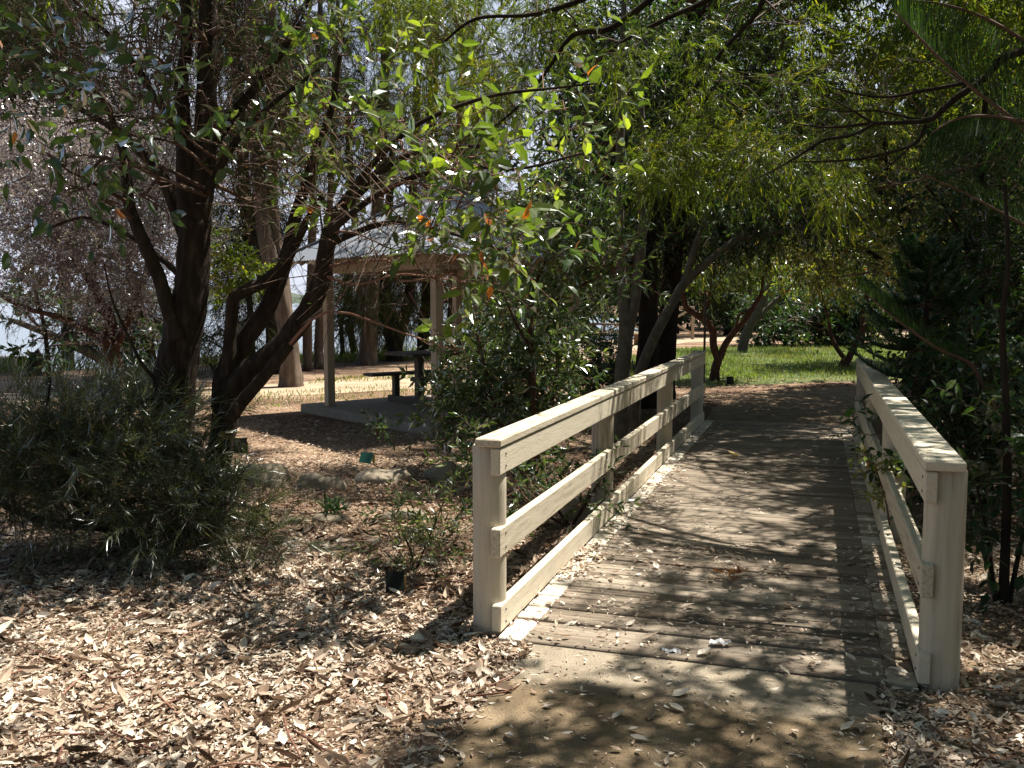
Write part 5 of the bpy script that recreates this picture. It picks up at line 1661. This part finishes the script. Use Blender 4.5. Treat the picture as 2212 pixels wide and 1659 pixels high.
def copy_tree(t, loc, label, rz, sc):
    e = t.e.copy()
    COL.objects.link(e)
    e.location, e.rotation_euler, e.scale = loc, (0, 0, rz), (sc, sc, sc)
    e['label'] = label
    for ch in t.e.children:
        c = ch.copy()
        COL.objects.link(c)
        c.parent = e
    return e


for k, (x, y, sc, lab) in enumerate([(-4.5, -6.5, .95, 'unseen dark tree added behind the viewpoint toward the lake'), (.5, -8.5, 1.0, 'unseen dark tree added straight behind the viewpoint along the path'),
                                     (5.2, -5.5, .95, 'unseen dark tree added behind the viewpoint on the bridge side'), (7.6, 1.8, .85, 'unseen dark tree added outside the frame to the right of the near path'),
                                     (-8.5, -1.5, .9, 'unseen dark tree added outside the frame to the left of the leaf litter'), (8.2, 6.2, .85, 'unseen dark tree added outside the frame behind the thin stemmed shrub')]):
    copy_tree(WOOD[(8, 7, 5, 6, 7, 6)[k]], (x, y, 0), lab, k * 1.3, sc)  # unseen copies added to block stray sky light
# far woodland that reads as one mass
m = M()
r_ = np.random.default_rng(9)
cs = []
for q in range(420):
    x = r_.uniform(14, 75)
    y = r_.uniform(52, 62) - .35 * max(0, x - 30)
    cs.append((np.array((x, y, r_.uniform(.3, 13))), 1.5, 16))
for q in range(90):
    cs.append((np.array((r_.uniform(3.5, 15), r_.uniform(53, 60), r_.uniform(.3, 9))), 1.2, 16))
foliage(m, r_, cs, spec('narrow', L=.5, W=.2, tl=1.1, nl=11, twr=.02, flat=.5, hang=.2, cl=.9), 0, 1)
tag(m.build('woodland', [LEAF_DARK, TWIG]), 'dark mass of woodland far beyond the lawn', 'woodland', None, 'stuff')

# ------------------------------------------------------------------ leaf litter, twigs, grass
def on_paths(x, y):
    u, s = us(x, y)
    deck = (u > -1.385) & (u < .43) & (s > 4.07) & (s < 12.6)
    near = (u > UL) & (u < UR + .01) & (s <= 4.07)
    far = in_poly(x, y, fl + fr)
    return deck, near, far


rg = np.random.default_rng(500)


def scatter(n, x0, x1, y0, y1, pw=1.0):
    y = y0 + (y1 - y0) * rg.uniform(0, 1, n) ** pw
    x = rg.uniform(x0, x1, n)
    return x, y


m = M()
X, Y = [], []
for n, b in ((90000, (-3.2, 1.6, 2.4, 6.0)), (14000, (1.2, 3.4, 2.6, 6.0)), (36000, (-4.5, 1.6, 5.2, 9.5)), (16000, (-4, 3.5, 8.5, 13)), (9000, (1.8, 5.5, 2.6, 8.5)), (15000, (1.5, 9, 13, 19.6)), (6000, (4, 9, 8, 14)), (5000, (-6, 2, 12, 16))):
    x, y = scatter(n, *b)
    X.append(x)
    Y.append(y)
X, Y = np.concatenate(X), np.concatenate(Y)
px_, py_ = proj(np.stack([X, Y, 0 * X], 1))
dk_, nr_, fr_ = on_paths(X, Y)
u_, s_ = us(X, Y)
prob = np.ones(len(X))
prob[dk_] = .035 + .45 * np.exp(-((u_[dk_] + 1.33) / .10) ** 2) * (s_[dk_] > 5.0) + .22 * np.exp(-((u_[dk_] - .35) / .10) ** 2) + .16 * np.exp(-((u_[dk_] + 1.2) / .12) ** 2) * (s_[dk_] > 7)
prob[nr_] = .02 + .10 * np.exp(-((u_[nr_] - UL) / .05) ** 2)
prob[fr_] = .03
prob *= np.where(in_poly(X, Y, [(-3.4, 13.4), (-.9, 11.1), (1.2, 12.6), (-1.3, 15.6)]), .03, 1)
prob *= np.where(Y > 18.2, .25, 1)
# a nearly bare sandy patch against the near path
bare = np.exp(-(((X + .55) / .75) ** 2 + ((Y - 3.35) / .6) ** 2))
prob *= 1 - .82 * bare * ~(dk_ | nr_)
k_ = rg.uniform(size=len(X)) < prob
X, Y, dk_, nr_ = X[k_], Y[k_], dk_[k_], nr_[k_]
n = len(X)
big_ = rg.uniform(size=n) < .13
Ln = np.where(big_, rg.uniform(.045, .08, n), rg.uniform(.014, .040, n)) * np.where(Y > 9, 1.15, 1)
W = Ln * rg.uniform(.3, .62, n)
ang = rg.uniform(0, 2 * np.pi, n)
hard = dk_ | nr_
z = np.where(dk_, .045, np.where(nr_, .030, rg.uniform(.004, .03, n))) + ground_z(X, Y)
pos = np.stack([X, Y, z], 1)
tilt = np.where(hard, .06, .24)
axd = np.stack([np.cos(ang), np.sin(ang), rg.normal(0, 1, n) * tilt], 1)
nm = np.stack([rg.normal(0, 1, n) * tilt, rg.normal(0, 1, n) * tilt, np.ones(n)], 1)
nm[rg.uniform(size=n) < .4] *= -1
tone = np.clip(rg.normal(.68, .26, n), 0, 1)
reddish = (np.sin(X * 1.7 + 2) + np.sin(Y * 1.3 + X) > .6) | (Y > 6.6)
tone = np.where(reddish & ~hard, tone * .72, tone)
tone = np.where((nr_ | dk_), np.clip(tone + .1, 0, 1), tone)
far_ = Y > 8.5
sel = ~far_
add_leaves(m, 'curl', pos[sel], axd[sel], nm[sel], Ln[sel], W[sel], tone[sel])
add_leaves(m, 'narrow', pos[far_], axd[far_], nm[far_], Ln[far_], W[far_], tone[far_])
# broken chips and casuarina needles between the leaves
for n, b, big_k in ((52000, (-3.2, 1.4, 2.4, 6.5), 1), (16000, (1.2, 3.6, 2.6, 6), 1), (14000, (-4, 2, 6.5, 12), 1.5)):
    x, y = scatter(n, *b)
    a, b_, c_ = on_paths(x, y)
    k_ = ~(a | b_) | (rg.uniform(size=n) < .10)
    x, y, a, b_ = x[k_], y[k_], a[k_], b_[k_]
    n = len(x)
    ang = rg.uniform(0, 2 * np.pi, n)
    pos = np.stack([x, y, np.where(a, .042, np.where(b_, .027, rg.uniform(.003, .018, n)))], 1)
    axd = np.stack([np.cos(ang), np.sin(ang), rg.normal(0, .08, n)], 1)
    nm = np.stack([rg.normal(0, .3, n), rg.normal(0, .3, n), np.ones(n)], 1)
    lg = rg.uniform(.012, .045, n) * big_k
    add_leaves(m, 'flat', pos, axd, nm, lg, rg.uniform(.0025, .009, n) * big_k, np.clip(rg.normal(.52, .28, n), 0, 1))
n = 700
x, y = scatter(n, -3.4, 1.3, 2.5, 7.5)
a, b_, c_ = on_paths(x, y)
x, y = x[~(a | b_)], y[~(a | b_)]
n = len(x)
ang = rg.uniform(0, 2 * np.pi, n)
add_leaves(m, 'curl', np.stack([x, y, rg.uniform(.015, .04, n)], 1), np.stack([np.cos(ang), np.sin(ang), rg.normal(0, .15, n)], 1),
           np.stack([rg.normal(0, .5, n), rg.normal(0, .5, n), np.ones(n)], 1), rg.uniform(.07, .15, n), rg.uniform(.008, .02, n), np.clip(rg.normal(.22, .15, n), 0, 1))
n = 420
x, y = scatter(n, -3.2, 1.3, 2.5, 6.5)
a, b_, c_ = on_paths(x, y)
x, y = x[~(a | b_)], y[~(a | b_)]
n = len(x)
ang = rg.uniform(0, 2 * np.pi, n)
add_leaves(m, 'curl', np.stack([x, y, rg.uniform(.02, .04, n)], 1), np.stack([np.cos(ang), np.sin(ang), rg.normal(0, .3, n)], 1),
           np.stack([rg.normal(0, .6, n), rg.normal(0, .6, n), np.ones(n)], 1), rg.uniform(.08, .125, n), rg.uniform(.03, .055, n), np.clip(rg.normal(.6, .28, n), 0, 1))
tag(m.build('leaf_litter', [LITTER_M]), 'dry fallen leaves strewn over the ground, the deck and the path', 'leaf litter', None, 'stuff')
m = M()
for k in range(170):
    x, y = rg.uniform(-3, 1.2), rg.uniform(2.8, 8)
    a, b_, c_ = on_paths(np.array([x]), np.array([y]))
    if a[0] or b_[0]:
        continue
    t_ = rg.uniform(0, 6.28)
    L_ = rg.uniform(.12, .45)
    dx_, dy_ = math.cos(t_) * L_ / 2, math.sin(t_) * L_ / 2
    bend = rg.normal(0, .035)
    m.tube([(x - dx_, y - dy_, .022), (x + bend, y - bend, .034), (x + dx_, y + dy_, .024)], [.0045, .004, .002], 5, k, 0, tone=rg.uniform(0, 1), step=4)
tag(m.build('fallen_twig_debris', TWIG_RED), 'thin dry twigs scattered among the fallen leaves', 'twigs', None, 'stuff')

# single fallen things one notices on the deck and the path
def flat_leaf(name, dx, dy, z, L, W, mat, label, ang, tone=.5, group=None, kind='curl'):
    p = gnd(dx, dy, z)
    m = M()
    add_leaves(m, kind, np.array([[0, 0, 0.0]]), np.array([[math.cos(ang), math.sin(ang), .06]]), np.array([[.1, .05, 1]]), np.array([L]), np.array([W]), np.array([tone]))
    o = m.build(name, mat)
    o.location = (p.x, p.y, z + .006)
    return tag(o, label, 'leaf', group)


flat_leaf('fallen_leaf', 1597, 985, .04, .13, .09, YELLOW_M, 'bright yellow fallen leaf on the far part of the deck', 2.6)
flat_leaf('fallen_leaf', 1452, 1507, .018, .085, .06, LITTER_M, 'pale rounded fallen leaf on the grey concrete apron', .3, .95)
flat_leaf('fallen_leaf', 1320, 1556, .018, .075, .03, LITTER_M, 'narrow pale leaf on the brown concrete path', .6, .9)
flat_leaf('fallen_leaf', 1385, 1382, .042, .09, .05, LITTER_M, 'curled tan leaf on the first deck planks', .2, .7)
for k, (a, c) in enumerate(((.2, .8), (1.2, .3), (2.2, .6))):
    pass
oc = gnd(1590, 1245, .04)
m = M()
n = 16
g = rg.normal(0, .022, (n, 3)) * (1.6, 1, .3)
g[:, 2] = np.abs(g[:, 2]) + .012
add_leaves(m, 'curl', g, rg.normal(size=(n, 3)) * (1, 1, .3), rg.normal(size=(n, 3)) * .5 + (0, 0, 1), rg.uniform(.05, .10, n), rg.uniform(.015, .03, n), rg.uniform(.2, 1, n))
o = m.build('dry_leaf_spray', ORANGE_M)
o.location = oc
tag(o, 'orange dry leaf spray lying in the middle of the deck', 'leaf spray')


def paper(dx, dy, z, r, label, seed):
    p = gnd(dx, dy, z)
    rr = np.random.default_rng(seed)
    m = M()
    n_, k_ = 14, 9
    V = []
    for a in range(n_):
        for b in range(k_):
            x, y = (a / (n_ - 1) - .5) * 2, (b / (k_ - 1) - .5) * 2
            V.append((x * r * (1 + .15 * math.sin(3 * y + seed)), y * r * .55, r * (.16 + .17 * math.sin(4.2 * x + 2 * y + seed) * math.cos(3.1 * y - x)) + rr.normal(0, .05) * r))
    m.add(V, [(a * k_ + b, (a + 1) * k_ + b, (a + 1) * k_ + b + 1, a * k_ + b + 1) for a in range(n_ - 1) for b in range(k_ - 1)], 0, .5)
    o = m.build('crumpled_tissue', PAPER)
    o.location = p
    tag(o, label, 'tissue')


paper(1556, 1389, .04, .045, 'crumpled white tissue in one piece on the near deck planks', 2)
paper(1452, 1408, .03, .04, 'torn white tissue on the first deck plank beside the concrete', 7)


def grass(name, label, n, poly, h, w, y_pref=1.0, seed=1, mask=None):
    rr = np.random.default_rng(seed)
    P = np.array(poly)
    x = rr.uniform(P[:, 0].min(), P[:, 0].max(), n)
    y = P[:, 1].min() + (P[:, 1].max() - P[:, 1].min()) * rr.uniform(0, 1, n) ** y_pref
    k = in_poly(x, y, poly)
    if mask is not None:
        k &= mask(x, y, rr)
    x, y = x[k], y[k]
    n = len(x)
    pos = np.stack([x, y, ground_z(x, y)], 1)
    axd = np.stack([rr.normal(0, .45, n), rr.normal(0, .45, n), np.ones(n)], 1)
    patch = .42 + .34 * np.sin(x * 1.1 + 1.3 * np.sin(y * .9)) * np.cos(y * .8)
    m = M()
    hh_ = h * rr.uniform(.5, 1.3, n)
    add_leaves(m, 'needle', pos, axd, rr.normal(size=(n, 3)), hh_, w * rr.uniform(.7, 1.3, n), np.clip(patch + rr.normal(0, .2, n), 0, 1))
    tag(m.build(name, [GRASS_M]), label, 'grass', None, 'stuff')


def edge_thin(x, y, rr):
    d = np.clip((y - (17.6 + .25 * x)) / 1.6, .12, 1) * np.clip(.75 + .6 * np.sin(x * 1.9 + y) * np.sin(y * 1.3 - x * .6), .25, 1)
    return rr.uniform(size=len(x)) < d


grass('lawn_grass', 'sunlit short green grass on the lawn beyond the bridge', 120000, LAWN, .11, .014, 1.5, 1, edge_thin)
grass('lakeside_grass_blades', 'strip of green grass between the casuarina trunks and the lake', 16000, [(-9, 24), (-4, 25.2), (0, 26.6), (2.2, 31), (0, 31.6), (-3, 29.3), (-9, 25.5)], .22, .018, 1, 2)
grass('track_side_grass', 'sparse short grass along the sandy track behind the shelter', 16000, [(-7.5, 14.8), (-4, 13.6), (-3.3, 14.5), (-1.5, 16.2), (.6, 18.2), (1.5, 21), (.4, 21), (-1.8, 18.6), (-4, 16.8), (-7.5, 15.8)], .07, .012, 1, 3,
      lambda x, y, rr: rr.uniform(size=len(x)) < .5)
grass('track_bank_grass', 'thin grass at the foot of the mulch bank behind the shelter', 9000, [(-4, 18.3), (-1.2, 20), (.6, 24), (1.5, 28), (.8, 28), (-1.6, 22.5), (-4, 19.4)], .09, .014, 1, 4)
grass('shoreline_reeds', 'dark reeds and weeds along the edge of the lake', 14000, [(-14, 17.8), (-9, 23), (-5, 26.4), (-1, 29.8), (2, 32), (1.6, 33), (-2, 30.6), (-6, 27.2), (-10, 24), (-14.5, 19.5)], .5, .02, 1, 5)
